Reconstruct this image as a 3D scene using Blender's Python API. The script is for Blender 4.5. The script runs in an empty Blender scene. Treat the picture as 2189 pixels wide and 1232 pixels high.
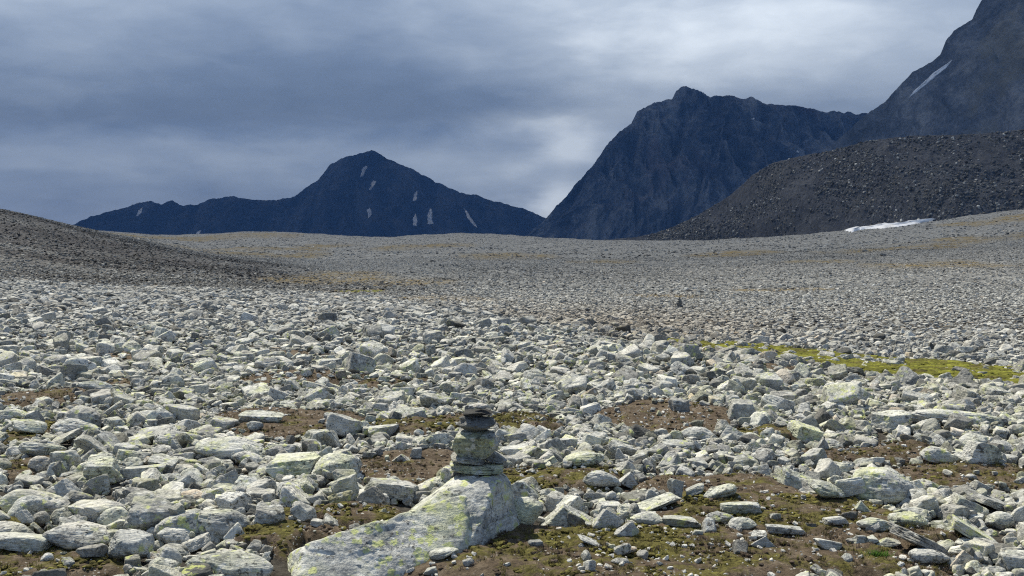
import bpy, math, random
import numpy as np
from mathutils import Vector, Euler, Matrix
from mathutils.bvhtree import BVHTree

# ------------------------------------------------------------------ camera, sky, sun, exposure
FPX = 2347.0                       # focal length in pixels of the 2189 px wide photograph
PITCH = math.radians(2.83)
CAMZ = 1.6
scene = bpy.context.scene
cam_d = bpy.data.cameras.new('camera')
cam = bpy.data.objects.new('camera', cam_d)
scene.collection.objects.link(cam)
cam_d.sensor_width = 36.0
cam_d.lens = 36.0 * FPX / 2189.0
cam_d.clip_start = 0.1
cam_d.clip_end = 40000
cam.location = (0, 0, CAMZ)
cam.rotation_euler = (math.radians(90) - PITCH, 0, 0)
scene.camera = cam
scene.view_settings.view_transform = 'Standard'
scene.view_settings.look = 'None'
scene.view_settings.exposure = 0.50
scene.view_settings.gamma = 1.0
scene.cycles.use_denoising = False
scene.cycles.filter_width = 1.15
scene.cycles.max_bounces = 5
scene.cycles.diffuse_bounces = 2
scene.cycles.transparent_max_bounces = 8
scene.cycles.volume_bounces = 0

SUNV = Vector((-0.34, 0.50, 0.80)).normalized()      # direction towards the sun
sun_d = bpy.data.lights.new('sun', 'SUN')
sun_d.energy = 5.0
sun_d.angle = math.radians(0.6)
sun_d.color = (1.0, 0.935, 0.80)
sun = bpy.data.objects.new('sun', sun_d)
scene.collection.objects.link(sun)
sun.rotation_euler = SUNV.to_track_quat('Z', 'Y').to_euler()

class NT:
    """small helper for building node trees"""
    def __init__(s, tree): s.t = tree; s.n = tree.nodes; s.l = tree.links
    def new(s, typ, ins=None, **kw):
        nd = s.n.new(typ)
        for k, v in kw.items(): setattr(nd, k, v)
        for k, v in (ins or {}).items(): s.put(nd.inputs[k], v)
        return nd
    def put(s, sock, v):
        if hasattr(v, 'is_linked') or isinstance(v, bpy.types.NodeSocket): s.l.new(v, sock)
        else: sock.default_value = v
    def math(s, op, a, b=0.0, c=None, clamp=False):
        nd = s.n.new('ShaderNodeMath'); nd.operation = op; nd.use_clamp = clamp
        s.put(nd.inputs[0], a); s.put(nd.inputs[1], b)
        if c is not None: s.put(nd.inputs[2], c)
        return nd.outputs[0]
    def vmath(s, op, a, b=(0, 0, 0)):
        nd = s.n.new('ShaderNodeVectorMath'); nd.operation = op
        s.put(nd.inputs[0], a); s.put(nd.inputs[1], b)
        return nd.outputs['Value'] if op in ('LENGTH', 'DOT_PRODUCT') else nd.outputs[0]
    def mix(s, f, a, b, blend='MIX'):
        nd = s.n.new('ShaderNodeMix'); nd.data_type = 'RGBA'; nd.blend_type = blend
        s.put(nd.inputs[0], f)
        for sock, v in ((nd.inputs[6], a), (nd.inputs[7], b)):
            if isinstance(v, tuple) and len(v) == 3: v = v + (1,)
            s.put(sock, v)
        return nd.outputs[2]
    def noise(s, vec, scale, detail=4, rough=.55, dist=0.0, out=0):
        nd = s.n.new('ShaderNodeTexNoise')
        s.put(nd.inputs['Vector'], vec); s.put(nd.inputs['Scale'], scale)
        nd.inputs['Detail'].default_value = detail; nd.inputs['Roughness'].default_value = rough
        nd.inputs['Distortion'].default_value = dist
        return nd.outputs[out]
    def voro(s, vec, scale, out='Distance', feature='F1'):
        nd = s.n.new('ShaderNodeTexVoronoi'); nd.feature = feature
        s.put(nd.inputs['Vector'], vec); s.put(nd.inputs['Scale'], scale)
        return nd.outputs[out]
    def step(s, v, lo, hi):
        nd = s.n.new('ShaderNodeMapRange'); nd.interpolation_type = 'SMOOTHSTEP'
        s.put(nd.inputs['Value'], v); nd.inputs['From Min'].default_value = lo; nd.inputs['From Max'].default_value = hi
        return nd.outputs[0]
    def ramp(s, f, stops):
        nd = s.n.new('ShaderNodeValToRGB'); s.put(nd.inputs[0], f)
        el = nd.color_ramp.elements
        while len(el) < len(stops): el.new(.5)
        for e, (p, c) in zip(el, stops): e.position = p; e.color = c + (1,)
        return nd.outputs[0]

world = bpy.data.worlds.new('World'); scene.world = world; world.use_nodes = True
w = NT(world.node_tree); w.n.clear()
STR = 0.1
sky = w.new('ShaderNodeTexSky', sky_type='NISHITA', sun_disc=False)
sky.sun_elevation = math.asin(SUNV.z); sky.sun_rotation = math.atan2(SUNV.x, SUNV.y)
tc = w.new('ShaderNodeTexCoord')
sep = w.new('ShaderNodeSeparateXYZ', {0: tc.outputs['Generated']})
AZ = w.math('ARCTAN2', sep.outputs[0], sep.outputs[1])
EL = w.math('ARCSINE', w.math('MULTIPLY', sep.outputs[2], .9999))
def px_az(px): return math.atan((px - 1094.5) / FPX)
def px_el(py): return math.atan((616 - py) / FPX) - PITCH
# coordinates in which the cloud base is stretched into level streaks near the horizon
zc = w.math('ADD', w.math('MAXIMUM', sep.outputs[2], -0.02), .16)
cvec = w.new('ShaderNodeCombineXYZ', {0: w.math('DIVIDE', sep.outputs[0], zc), 1: w.math('DIVIDE', sep.outputs[1], zc), 2: 0.0}).outputs[0]
n1 = w.noise(cvec, .55, 6, .5, .5)
avec = w.new('ShaderNodeCombineXYZ', {0: AZ, 1: w.math('MULTIPLY', EL, 2.9), 2: 0.3}).outputs[0]
n2 = w.noise(avec, 5.0, 7, .52, .25)
n3 = w.noise(avec, 17.0, 6, .55, .3)
AZW = w.math('ADD', AZ, w.math('MULTIPLY', w.math('SUBTRACT', n2, .5), .16))
ELW = w.math('ADD', EL, w.math('MULTIPLY', w.math('SUBTRACT', w.noise(avec, 9.0, 6, .5, .3), .5), .045))
def blob(px, py, sx, sy, amp):
    a = w.math('DIVIDE', w.math('SUBTRACT', AZW, px_az(px)), sx / FPX)
    b = w.math('DIVIDE', w.math('SUBTRACT', ELW, px_el(py)), sy / FPX)
    r = w.math('ADD', w.math('MULTIPLY', a, a), w.math('MULTIPLY', b, b))
    return w.math('MULTIPLY', w.math('EXPONENT', w.math('MULTIPLY', r, -1.0)), amp)
tot = w.math('ADD', w.math('MULTIPLY', w.math('SUBTRACT', n1, .5), .30), w.math('MULTIPLY', w.math('SUBTRACT', n2, .5), .48))
tot = w.math('ADD', tot, w.math('MULTIPLY', w.math('SUBTRACT', n3, .5), .34))
for bl in [(700, 190, 400, 95, -.24), (330, 245, 330, 45, -.14), (1010, 215, 200, 75, -.20), (1420, 60, 330, 90, .26), (1760, 90, 520, 170, .30), (1620, 60, 200, 60, .14),
           (1330, 200, 170, 60, .16), (1235, 300, 130, 50, .55), (1170, 450, 110, 60, .58), (1010, 365, 230, 55, .30), (450, 325, 420, 26, .24), (100, 355, 160, 16, .10),
           (60, 20, 260, 60, .26), (420, 20, 200, 40, .08), (300, 430, 420, 45, -.05), (1600, 180, 200, 50, .12), (1850, 170, 160, 90, .05), (200, 130, 200, 40, .06), (560, 380, 200, 18, .06)]:
    tot = w.math('ADD', tot, blob(*bl))
tot = w.math('ADD', tot, w.math('MULTIPLY_ADD', w.step(sep.outputs[2], .30, .75), -.20, .42))
cloud = w.ramp(tot, [(0.0, (1.10, 1.55, 2.35)), (.25, (1.68, 2.25, 3.25)), (.45, (2.8, 3.45, 4.45)), (.7, (4.5, 5.2, 6.1)), (1.0, (8.2, 8.9, 9.5))])
hor = w.step(sep.outputs[2], -.05, -.01)
col = w.mix(.93, sky.outputs[0], cloud)
col = w.mix(hor, (1.6, 1.7, 1.9), col)
bg = w.new('ShaderNodeBackground', {0: col, 1: STR})
w.new('ShaderNodeOutputWorld', {0: bg.outputs[0]})
world.cycles.sampling_method = 'MANUAL'; world.cycles.sample_map_resolution = 512

# ------------------------------------------------------------------ noise and helpers in numpy
rng = np.random.default_rng(11)
random.seed(11)
def _h(ix, iy, iz, seed):
    n = (ix.astype(np.int64) * 374761393 + iy.astype(np.int64) * 668265263 + iz.astype(np.int64) * 2147483647 + seed * 974634777) & 0xffffffff
    n = ((n ^ (n >> 13)) * 1274126177) & 0xffffffff
    n = ((n ^ (n >> 16)) * 2246822519) & 0xffffffff
    return ((n ^ (n >> 15)) & 0xffffff) / float(0xffffff)
def vnoise(x, y, z=0.0, seed=0):
    x, y, z = np.broadcast_arrays(np.asarray(x, float), np.asarray(y, float), np.asarray(z, float))
    ix, iy, iz = np.floor(x), np.floor(y), np.floor(z)
    fx, fy, fz = x - ix, y - iy, z - iz
    u, v, q = (f * f * (3 - 2 * f) for f in (fx, fy, fz))
    r = 0
    for a in (0, 1):
        for b in (0, 1):
            for c in (0, 1):
                r = r + _h(ix + a, iy + b, iz + c, seed) * (u if a else 1 - u) * (v if b else 1 - v) * (q if c else 1 - q)
    return r * 2 - 1
def fbm(x, y, z=0.0, seed=0, o=4, g=.5):
    r, a, f, t = 0, 1.0, 1.0, 0
    for k in range(o):
        r = r + a * vnoise(np.asarray(x) * f, np.asarray(y) * f, np.asarray(z) * f, seed + k * 17); t += a; a *= g; f *= 2.03
    return r / t
def sstep(v, a, b):
    t = np.clip((v - a) / (b - a), 0, 1); return t * t * (3 - 2 * t)

def mesh_np(name, V, F, smooth=True, attrs=None):
    me = bpy.data.meshes.new(name)
    V = np.asarray(V, np.float32); F = np.asarray(F, np.int32)
    k = F.shape[1]
    me.vertices.add(len(V)); me.vertices.foreach_set('co', V.ravel())
    me.loops.add(F.size); me.loops.foreach_set('vertex_index', F.ravel())
    me.polygons.add(len(F)); me.polygons.foreach_set('loop_start', np.arange(0, F.size, k, dtype=np.int32))
    me.polygons.foreach_set('loop_total', np.full(len(F), k, np.int32))
    me.polygons.foreach_set('use_smooth', np.full(len(F), smooth))
    for an, av in (attrs or {}).items():
        a = me.attributes.new(an, 'FLOAT', 'POINT'); a.data.foreach_set('value', np.asarray(av, np.float32))
    me.update(calc_edges=True); me.validate()
    return me
def grid_faces(nr, nc):
    i = np.arange(nr - 1)[:, None] * nc + np.arange(nc - 1)[None]
    i = i.ravel(); return np.stack([i, i + 1, i + nc + 1, i + nc], 1)
def link(name, me, mat=None, label=None, cat=None, group=None, kind=None, parent=None):
    o = bpy.data.objects.new(name, me)
    scene.collection.objects.link(o)
    if mat and not me.materials: me.materials.append(mat)
    if label: o['label'] = label
    if cat: o['category'] = cat
    if group: o['group'] = group
    if kind: o['kind'] = kind
    if parent: o.parent = parent
    return o

# ------------------------------------------------------------------ lay of the land
def ray(px, py):
    a = (np.asarray(px, float) - 1094.5) / FPX; c = -(np.asarray(py, float) - 616) / FPX
    dy = math.cos(PITCH) + math.sin(PITCH) * c; dz = -math.sin(PITCH) + math.cos(PITCH) * c
    return a / dy, dz / dy                       # x and z per metre of depth
def at(px, py, D):
    ax, ez = ray(px, py); return np.array([ax * D, D, CAMZ + ez * D])

TD = [3, 5, 7.5, 10, 14, 20, 30, 45, 70, 110, 150, 200, 300, 450, 650, 900, 1200]
TC = {
 -700: [1752, 1251, 1001, 875, 772, 700, 655, 618, 575, 470, 380, 350, 370, 430, 470, 480, 500],
 0:    [1752, 1251, 1001, 875, 772, 702, 658, 625, 590, 510, 450, 447, 462, 480, 490, 493, 510],
 200:  [1752, 1251, 1001, 875, 772, 702, 660, 630, 602, 548, 503, 494, 498, 499, 496, 492, 510],
 340:  [1752, 1251, 1001, 875, 772, 702, 660, 632, 607, 565, 530, 524, 520, 514, 508, 504, 516],
 450:  [1752, 1251, 1001, 875, 772, 702, 660, 633, 611, 578, 550, 546, 538, 522, 508, 500, 515],
 560:  [1752, 1251, 1001, 875, 772, 702, 661, 636, 617, 590, 566, 556, 539, 520, 502, 494, 515],
 700:  [1752, 1251, 1001, 875, 772, 702, 662, 640, 624, 604, 586, 567, 544, 525, 509, 502, 515],
 800:  [1752, 1251, 1001, 875, 772, 702, 665, 645, 626, 604, 584, 565, 542, 526, 513, 509, 517],
 1000: [1752, 1251, 1001, 875, 770, 702, 675, 652, 628, 602, 580, 561, 538, 519, 504, 497, 513],
 1250: [1752, 1251, 1001, 875, 768, 706, 691, 666, 636, 606, 584, 564, 541, 526, 517, 514, 520],
 1500: [1752, 1251, 1001, 875, 765, 742, 708, 670, 636, 602, 578, 558, 535, 522, 516, 514, 520],
 1850: [1752, 1251, 1001, 872, 790, 766, 716, 671, 632, 592, 566, 545, 518, 492, 496, 505, 515],
 2189: [1752, 1251, 1001, 864, 818, 778, 722, 672, 628, 582, 552, 520, 480, 449, 452, 480, 500],
 2900: [1752, 1251, 1001, 872, 835, 790, 730, 675, 620, 560, 520, 480, 430, 400, 400, 440, 480],
}
LD = np.linspace(math.log(3), math.log(1200), 260)
cx = np.array(sorted(TC)); azs = (cx - 1094.5) / FPX
AZG = np.linspace(azs[0], azs[-1], 180)
_t = []
for c in sorted(TC):
    z = CAMZ + ray(1094.5, TC[c])[1] * np.array(TD, float)
    _t.append(np.interp(LD, np.log(TD), z))
_t = np.array(_t)
TZ = np.stack([np.interp(AZG, azs, _t[:, j]) for j in range(len(LD))], 1)
def blur(A, ax, n):
    k = np.hanning(n * 2 + 3)[1:-1]; k /= k.sum()
    P = np.pad(A, [(n, n) if i == ax else (0, 0) for i in range(2)], mode='edge')
    return np.apply_along_axis(lambda r: np.convolve(r, k, 'valid'), ax, P)
TZ = blur(blur(TZ, 0, 2), 1, 4)
def base_z(x, y):
    x = np.asarray(x, float); y = np.asarray(y, float)
    yy = np.clip(y, 3, 1200)
    fa = np.clip((x / np.maximum(y, 3) - AZG[0]) / (AZG[1] - AZG[0]), 0, len(AZG) - 1.001)
    fd = np.clip((np.log(yy) - LD[0]) / (LD[1] - LD[0]), 0, len(LD) - 1.001)
    i, j = fa.astype(int), fd.astype(int); u, v = fa - i, fd - j
    z = TZ[i, j] * (1 - u) * (1 - v) + TZ[i + 1, j] * u * (1 - v) + TZ[i, j + 1] * (1 - u) * v + TZ[i + 1, j + 1] * u * v
    z = z * sstep(y, 2.5, 5)
    far = sstep(y, 1200, 3000)
    return z * (1 - far) - 70 * far
# bare earth and moss: (px, py, half width, half height, mossiness)
SOIL = [(1180, 1195, 330, 52, .35), (1500, 1222, 560, 42, .5), (1640, 1118, 240, 50, .55), (1545, 1058, 160, 24, .25), (1820, 1120, 110, 40, .45),
        (1740, 1190, 260, 40, .3), (2080, 1022, 140, 26, .4), (1860, 976, 150, 18, .25), (1425, 893, 135, 26, .2), (1620, 926, 70, 10, .6),
        (640, 918, 110, 32, .25), (560, 895, 90, 14, .1), (880, 925, 150, 17, .5), (1130, 915, 90, 18, .6), (870, 1008, 110, 42, .2), (1190, 1035, 150, 26, .6),
        (90, 1215, 190, 30, .5), (90, 862, 125, 17, .3), (40, 1010, 75, 28, .5), (25, 930, 45, 18, .7), (660, 816, 130, 13, .15), (232, 826, 60, 9, .3),
        (845, 826, 75, 12, .35), (610, 762, 45, 8, .1), (790, 1118, 120, 18, .5), (600, 1150, 45, 40, .7), (700, 1160, 70, 18, .5), (250, 765, 30, 6, .1),
        (2000, 1160, 90, 22, .5), (520, 1165, 60, 14, .8), (30, 1140, 60, 20, .8), (1650, 790, 60, 5, .2), (1380, 1180, 200, 40, .8), (960, 915, 60, 20, .1)]
def gdepth(px, py):
    ax, ez = ray(px, py)
    L = np.exp(np.linspace(math.log(3.2), math.log(1150), 1400))
    hit = np.nonzero(CAMZ + ez * L < base_z(ax * L, L))[0]
    return float(L[hit[0]]) if len(hit) else 900.0
SW = []
for (px, py, hw, hh, ms) in SOIL:
    D = gdepth(px, py); d0, d1 = gdepth(px, py + hh), gdepth(px, py - hh)
    ax, _ = ray(px, py)
    SW.append((float(ax) * D, (d0 + d1) / 2, hw * D / FPX, max((d1 - d0) / 2, .12), ms))
def soil_mask(x, y):
    """strength of bare earth 0..1 and of moss 0..1"""
    x = np.asarray(x, float); y = np.asarray(y, float)
    wx = x + .22 * fbm(x * 1.6, y * 1.6, 0, 5, 3); wy = y + .35 * fbm(x * 1.6, y * 1.6, 4.5, 9, 3)
    s = np.zeros_like(x); m = np.zeros_like(x)
    for (a, b, ra, rb, ms) in SW:
        q = 1.25 - np.sqrt(((wx - a) / ra) ** 2 + ((wy - b) / rb) ** 2)
        q = np.clip(q * 2.2, 0, 1)
        s = np.maximum(s, q); m = np.maximum(m, q * ms)
    return s, m
def mound(x, y): # low swell of the earth patches and the roughness of the ground
    s, m = soil_mask(x, y)
    near = 1 - sstep(np.asarray(y, float), 20, 45)
    dip = .10 * np.exp(-((x + .80) / .42) ** 2 - ((y - 4.95) / .50) ** 2)
    return (.055 * sstep(s, 0, 1) + .05 * fbm(x * .9, y * .9, 0, 3, 3)) * near - dip, s, m
def ground_z(x, y):
    x = np.asarray(x, float); y = np.asarray(y, float)
    z = base_z(x, y); h, s, m = mound(x, y)
    far = sstep(y, 25, 120)
    return z + h + far * np.clip(y / 300, 0, 1.5) * .9 * fbm(x / 14, y / 22, 0, 21, 4)

# ------------------------------------------------------------------ materials
def new_mat(name):
    m = bpy.data.materials.new(name); m.use_nodes = True; t = NT(m.node_tree); t.n.clear(); return m, t
def finish(t, col, rough=.9, bump=None, bstr=.4, bdist=.01, spec=.25):
    b = t.new('ShaderNodeBsdfPrincipled', {'Base Color': col, 'Roughness': rough, 'Specular IOR Level': spec})
    if bump is not None:
        bn = t.new('ShaderNodeBump', {'Height': bump, 'Strength': bstr, 'Distance': bdist}); t.l.new(bn.outputs[0], b.inputs['Normal'])
    t.new('ShaderNodeOutputMaterial', {0: b.outputs[0]})
def inst_attr(t, name):
    return t.new('ShaderNodeAttribute', attribute_name=name, attribute_type='INSTANCER').outputs['Fac']
def rock_material(name, fine=True):
    m, t = new_mat(name)
    geo = t.new('ShaderNodeNewGeometry'); oi = t.new('ShaderNodeObjectInfo'); tcn = t.new('ShaderNodeTexCoord')
    R = oi.outputs['Random']
    off = t.new('ShaderNodeCombineXYZ', {0: t.math('MULTIPLY', R, 53.7), 1: t.math('MULTIPLY', R, 311.1), 2: t.math('MULTIPLY', R, 97.3)}).outputs[0]
    P = t.vmath('ADD', geo.outputs['Position'], off)
    tone = inst_attr(t, 'tone'); warm = inst_attr(t, 'warm'); lich = inst_attr(t, 'lichen')
    big = t.noise(P, 5.5, 6, .6, .3)
    sp = t.noise(P, 60, 6, .7)
    O = t.vmath('ADD', t.vmath('MULTIPLY', tcn.outputs['Object'], (2.2, 2.2, 17)), off)
    st = t.noise(O, 1.3, 5, .6, .6)
    f = t.math('ADD', t.math('MULTIPLY', big, .42), t.math('ADD', t.math('MULTIPLY', sp, .38), t.math('MULTIPLY', st, .30)))
    c = t.ramp(f, [(.33, (.05, .054, .058)), (.43, (.15, .157, .158)), (.52, (.33, .335, .315)), (.62, (.54, .535, .485)), (.80, (.70, .695, .63))])
    c = t.mix(inst_attr(t, 'plain'), c, (.30, .30, .285))
    # brightness of the whole stone
    k = t.math('MULTIPLY_ADD', tone, 1.25, .38)
    c = t.mix(1.0, c, t.new('ShaderNodeCombineColor', {0: k, 1: k, 2: k}).outputs[0], 'MULTIPLY')
    c = t.mix(warm, c, t.mix(1.0, c, (1.17, .97, .78), 'MULTIPLY'))
    # thin grey-green crust
    film = t.math('MULTIPLY', t.step(t.noise(P, 3.1, 4, .6), .42, .70), t.math('MINIMUM', t.math('MULTIPLY', lich, .9), .9))
    c = t.mix(film, c, t.mix(1.0, c, (1.08, 1.12, .72), 'MULTIPLY'))
    if fine:
        vw = t.vmath('ADD', P, t.vmath('MULTIPLY', t.noise(P, 30, 3, .6, 0, 1), (.035, .035, .035)))
        wl = t.math('MULTIPLY', t.step(t.voro(vw, 21), .46, .30), t.step(t.noise(P, 8, 4, .6), .46, .56))
        c = t.mix(t.math('MULTIPLY', wl, t.math('MINIMUM', t.math('MULTIPLY', t.math('MAXIMUM', tone, 0.0), 1.7), .7)), c, (.66, .665, .61))
        dk = t.math('MULTIPLY', t.step(t.noise(P, 34, 6, .7), .54, .60), t.step(t.noise(P, 4.7, 3, .55), .43, .58))
        c = t.mix(t.math('MULTIPLY', dk, .8), c, (.045, .045, .042))
        vy = t.vmath('ADD', P, t.vmath('MULTIPLY', t.noise(P, 42, 5, .7, 0, 1), (.06, .06, .06)))
        yl = t.math('MULTIPLY', t.step(t.math('ADD', t.voro(vy, 17), t.math('MULTIPLY', t.math('SUBTRACT', t.noise(P, 90, 3, .6), .5), .5)), .42, .28), t.step(t.math('ADD', t.noise(t.vmath('ADD', P, (9, 3, 1)), 4.2, 4, .65), t.math('MULTIPLY', lich, .06)), .54, .63))
        yl = t.math('MULTIPLY', yl, t.math('MULTIPLY', t.math('MULTIPLY_ADD', sp, 1.1, .2, clamp=True), t.math('MINIMUM', t.math('MULTIPLY', lich, 2.2), 1.0)))
        c = t.mix(yl, c, (.52, .56, .20))
        hb = t.math('ADD', t.math('MULTIPLY', sp, .45), t.math('ADD', t.math('MULTIPLY', st, .8), t.noise(P, 17, 6, .65)))
        finish(t, c, .92, hb, .75, .022)
    else:
        hb = t.math('ADD', t.math('MULTIPLY', sp, .5), big)
        finish(t, c, .95, hb, .5, .05)
    return m
ROCK = rock_material('lichen_gneiss'); ROCKFAR = rock_material('weathered_gneiss', False)

def attr(t, n): return t.new('ShaderNodeAttribute', attribute_name=n).outputs['Fac']
def ground_material():
    m, t = new_mat('stony_ground')
    geo = t.new('ShaderNodeNewGeometry'); P = geo.outputs['Position']
    soil, moss, ochre, dark, nearf = (attr(t, a) for a in ('soil', 'moss', 'ochre', 'dark', 'near'))
    vc = t.voro(P, 3.0, 'Color'); vd = t.voro(P, 3.0)
    vc2 = t.voro(P, .9, 'Color')
    sc = t.new('ShaderNodeSeparateColor', {0: vc}).outputs[0]; sc2 = t.new('ShaderNodeSeparateColor', {0: vc2}).outputs[1]
    nz = t.noise(P, .12, 6, .6)
    f = t.math('ADD', t.math('MULTIPLY', sc, .45), t.math('ADD', t.math('MULTIPLY', sc2, .3), t.math('MULTIPLY', nz, .3)))
    far = t.ramp(f, [(.1, (.10, .10, .10)), (.5, (.20, .20, .19)), (.9, (.40, .40, .37))])
    n20 = t.noise(P, 22, 6, .7)
    gap = t.ramp(n20, [(.35, (.030, .026, .022)), (.6, (.085, .078, .066))])
    c = t.mix(nearf, far, gap)
    c = t.mix(dark, c, t.mix(1.0, c, (.34, .32, .33), 'MULTIPLY'))
    c = t.mix(t.math('MULTIPLY', ochre, t.step(t.noise(P, .5, 5, .7), .35, .6)), c, (.20, .15, .06))
    e = t.ramp(t.math('ADD', t.math('MULTIPLY', n20, .6), t.math('MULTIPLY', t.noise(P, 5, 4, .6), .4)),
               [(.33, (.036, .028, .019)), (.50, (.110, .084, .058)), (.70, (.22, .180, .132))])
    mo = t.ramp(t.noise(P, 34, 5, .7), [(.3, (.032, .030, .010)), (.5, (.098, .088, .028)), (.7, (.19, .178, .052))])
    mk = t.step(t.math('ADD', moss, t.math('MULTIPLY', t.math('SUBTRACT', t.noise(P, 4.6, 6, .68), .5), 2.8)), .34, .70)
    e = t.mix(mk, e, t.mix(t.step(moss, .85, 1.05), mo, t.ramp(n20, [(.35, (.07, .075, .012)), (.6, (.20, .21, .03))])))
    vp = t.voro(P, 42)
    pb = t.math('MULTIPLY', t.step(vp, .26, .20), t.step(t.noise(P, 6.5, 4, .6), .52, .60))
    e = t.mix(t.math('MULTIPLY', pb, t.math('SUBTRACT', 1.0, mk)), e, (.42, .41, .38))
    c = t.mix(t.step(soil, .15, .4), c, e)
    h = t.math('ADD', t.math('MULTIPLY', n20, .7), t.math('ADD', t.math('MULTIPLY', vd, .3), t.math('MULTIPLY', t.noise(P, 75, 4, .7), .35)))
    finish(t, c, .97, h, .9, .03, .1)
    return m
GROUND = ground_material()

def simple_mat(name, stops, scale, rough=.95, bstr=.5, bdist=.02, detail=6, spec=.1):
    m, t = new_mat(name)
    P = t.new('ShaderNodeNewGeometry').outputs['Position']
    n = t.noise(P, scale, detail, .68)
    tone = t.new('ShaderNodeObjectInfo').outputs['Random']
    f = t.math('ADD', t.math('MULTIPLY', n, .8), t.math('MULTIPLY', tone, .2))
    finish(t, t.ramp(f, stops), rough, n, bstr, bdist, spec)
    return m
MOSS = simple_mat('moss', [(.32, (.034, .031, .010)), (.5, (.10, .088, .028)), (.68, (.20, .19, .05))], 11, bdist=.01)
MOSSB = simple_mat('bright_moss', [(.3, (.045, .045, .010)), (.5, (.125, .125, .022)), (.7, (.25, .26, .038))], 14, bdist=.02)
EARTH = simple_mat('earth_crumb', [(.3, (.032, .024, .017)), (.5, (.080, .060, .044)), (.7, (.15, .12, .095))], 50, bdist=.01)
GRASS = simple_mat('grass_blade', [(.3, (.05, .11, .015)), (.7, (.12, .23, .04))], 9)
SNOW = simple_mat('old_snow', [(.3, (.82, .83, .84)), (.7, (.90, .905, .91))], .8, .8, .25, .1)

def mountain_material(name, stops, sc, rust=0.0, scree=0.0, bump=6.0):
    m, t = new_mat(name)
    geo = t.new('ShaderNodeNewGeometry'); P = geo.outputs['Position']
    Q = t.vmath('ADD', P, t.vmath('MULTIPLY', t.noise(P, sc * .6, 4, .6, 0, 1), (220, 220, 0)))
    a = t.noise(t.vmath('MULTIPLY', Q, (1.6, .5, .30)), sc * 1.5, 9, .70, .3)
    b = t.noise(t.vmath('MULTIPLY', P, (1, 1, 1.6)), sc * 7, 8, .75)
    v = t.step(t.voro(P, sc * 22), .1, .8)
    f = t.math('ADD', t.math('MULTIPLY', a, .76), t.math('ADD', t.math('MULTIPLY', b, .21), t.math('MULTIPLY', v, .05)))
    c = t.ramp(f, stops)
    if rust: c = t.mix(t.math('MULTIPLY', t.step(t.noise(P, sc * .8, 6, .6), .52, .66), rust), c, (.13, .075, .06))
    if scree: c = t.mix(t.math('MULTIPLY', t.step(t.noise(t.vmath('MULTIPLY', P, (1, .6, .5)), sc * .7, 7, .6), .55, .62), scree), c, (.16, .145, .095))
    finish(t, c, .95, t.math('ADD', a, t.math('MULTIPLY', b, .25)), .8, bump, .1)
    return m
PEAK = mountain_material('shaded_peak_rock', [(.40, (.006, .009, .016)), (.5, (.026, .032, .042)), (.60, (.085, .093, .105))], .0028, bump=40)  # mountain rocks tinted blue to carry the blue ambient light of the shade
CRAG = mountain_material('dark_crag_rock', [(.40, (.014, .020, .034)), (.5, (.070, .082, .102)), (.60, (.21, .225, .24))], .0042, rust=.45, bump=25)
SCREE = mountain_material('scree_mountain_rock', [(.38, (.040, .050, .064)), (.5, (.115, .125, .142)), (.62, (.25, .255, .26))], .009, scree=.5, bump=10)
MORAINE = mountain_material('moraine_gravel', [(.38, (.024, .026, .031)), (.5, (.052, .055, .063)), (.64, (.10, .102, .106))], .06, scree=.08, bump=1.0)

# ------------------------------------------------------------------ ground sheet
az = np.concatenate([np.linspace(-180, -62, 24)[:-1], np.linspace(-62, -31, 50)[:-1], np.linspace(-31, 31, 760), np.linspace(31, 62, 50)[1:], np.linspace(62, 180, 24)[1:]])
rr = np.concatenate([[.05], np.linspace(.6, 3.6, 12), np.exp(np.linspace(math.log(3.65), math.log(14), 330)), np.exp(np.linspace(math.log(14), math.log(1250), 420))[1:], np.exp(np.linspace(math.log(1300), math.log(9200), 24))])
A, Rr = np.meshgrid(np.radians(az), rr)
GX, GY = Rr * np.sin(A), Rr * np.cos(A)
GZ = ground_z(GX, GY)
sl, mo = soil_mask(GX, GY); keep = GY < 60; sl = sl * keep; mo = mo * keep
nearm = (GY < 40) & (GY > 2.5)
rough = fbm(GX * 9, GY * 9, 0, 31, 4) * .016 + fbm(GX * 26, GY * 26, 0, 33, 2) * .006
GZ = GZ + np.where(nearm, rough * (1 + .8 * mo), 0)
def ell(x, y, lst):
    wx = x + .06 * y * fbm(x / (y * .05 + 1), y / (y * .12 + 1), 0, 41, 4); r = np.zeros_like(x)
    for (px, py, hw, hh) in lst:
        D = gdepth(px, py); d0, d1 = gdepth(px, py + hh), gdepth(px, py - hh); ax, _ = ray(px, py)
        q = 1.35 - np.sqrt(((wx - float(ax) * D) / (hw * D / FPX)) ** 2 + ((y - (d0 + d1) / 2) / max((d1 - d0) / 2, 1)) ** 2)
        r = np.maximum(r, np.clip(q * 1.6, 0, 1))
    return r
OCH = [(275, 506, 80, 6), (330, 512, 90, 5), (680, 527, 70, 6), (560, 545, 110, 7), (600, 533, 80, 4), (1050, 549, 90, 7), (430, 535, 60, 5), (730, 594, 120, 12), (870, 604, 90, 8), (1250, 562, 70, 5), (720, 622, 80, 5), (640, 600, 90, 7),
       (2050, 565, 130, 10), (1950, 530, 140, 6), (2150, 470, 90, 9), (1750, 560, 110, 4), (2080, 510, 120, 7), (1420, 633, 90, 4), (1650, 618, 110, 4), (960, 640, 90, 6), (880, 530, 90, 4), (1550, 545, 120, 4)]
GRN = [(1560, 747, 70, 6), (1660, 757, 120, 12), (1790, 774, 140, 18), (1950, 790, 150, 22), (2100, 800, 140, 22), (2180, 808, 110, 22), (745, 622, 60, 3)]
gq = np.maximum(GY, 1)
ochre = ell(GX, gq, OCH) * (GY > 20)
green = ell(GX, gq, GRN) * (GY > 9) * (GY < 120)
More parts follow.
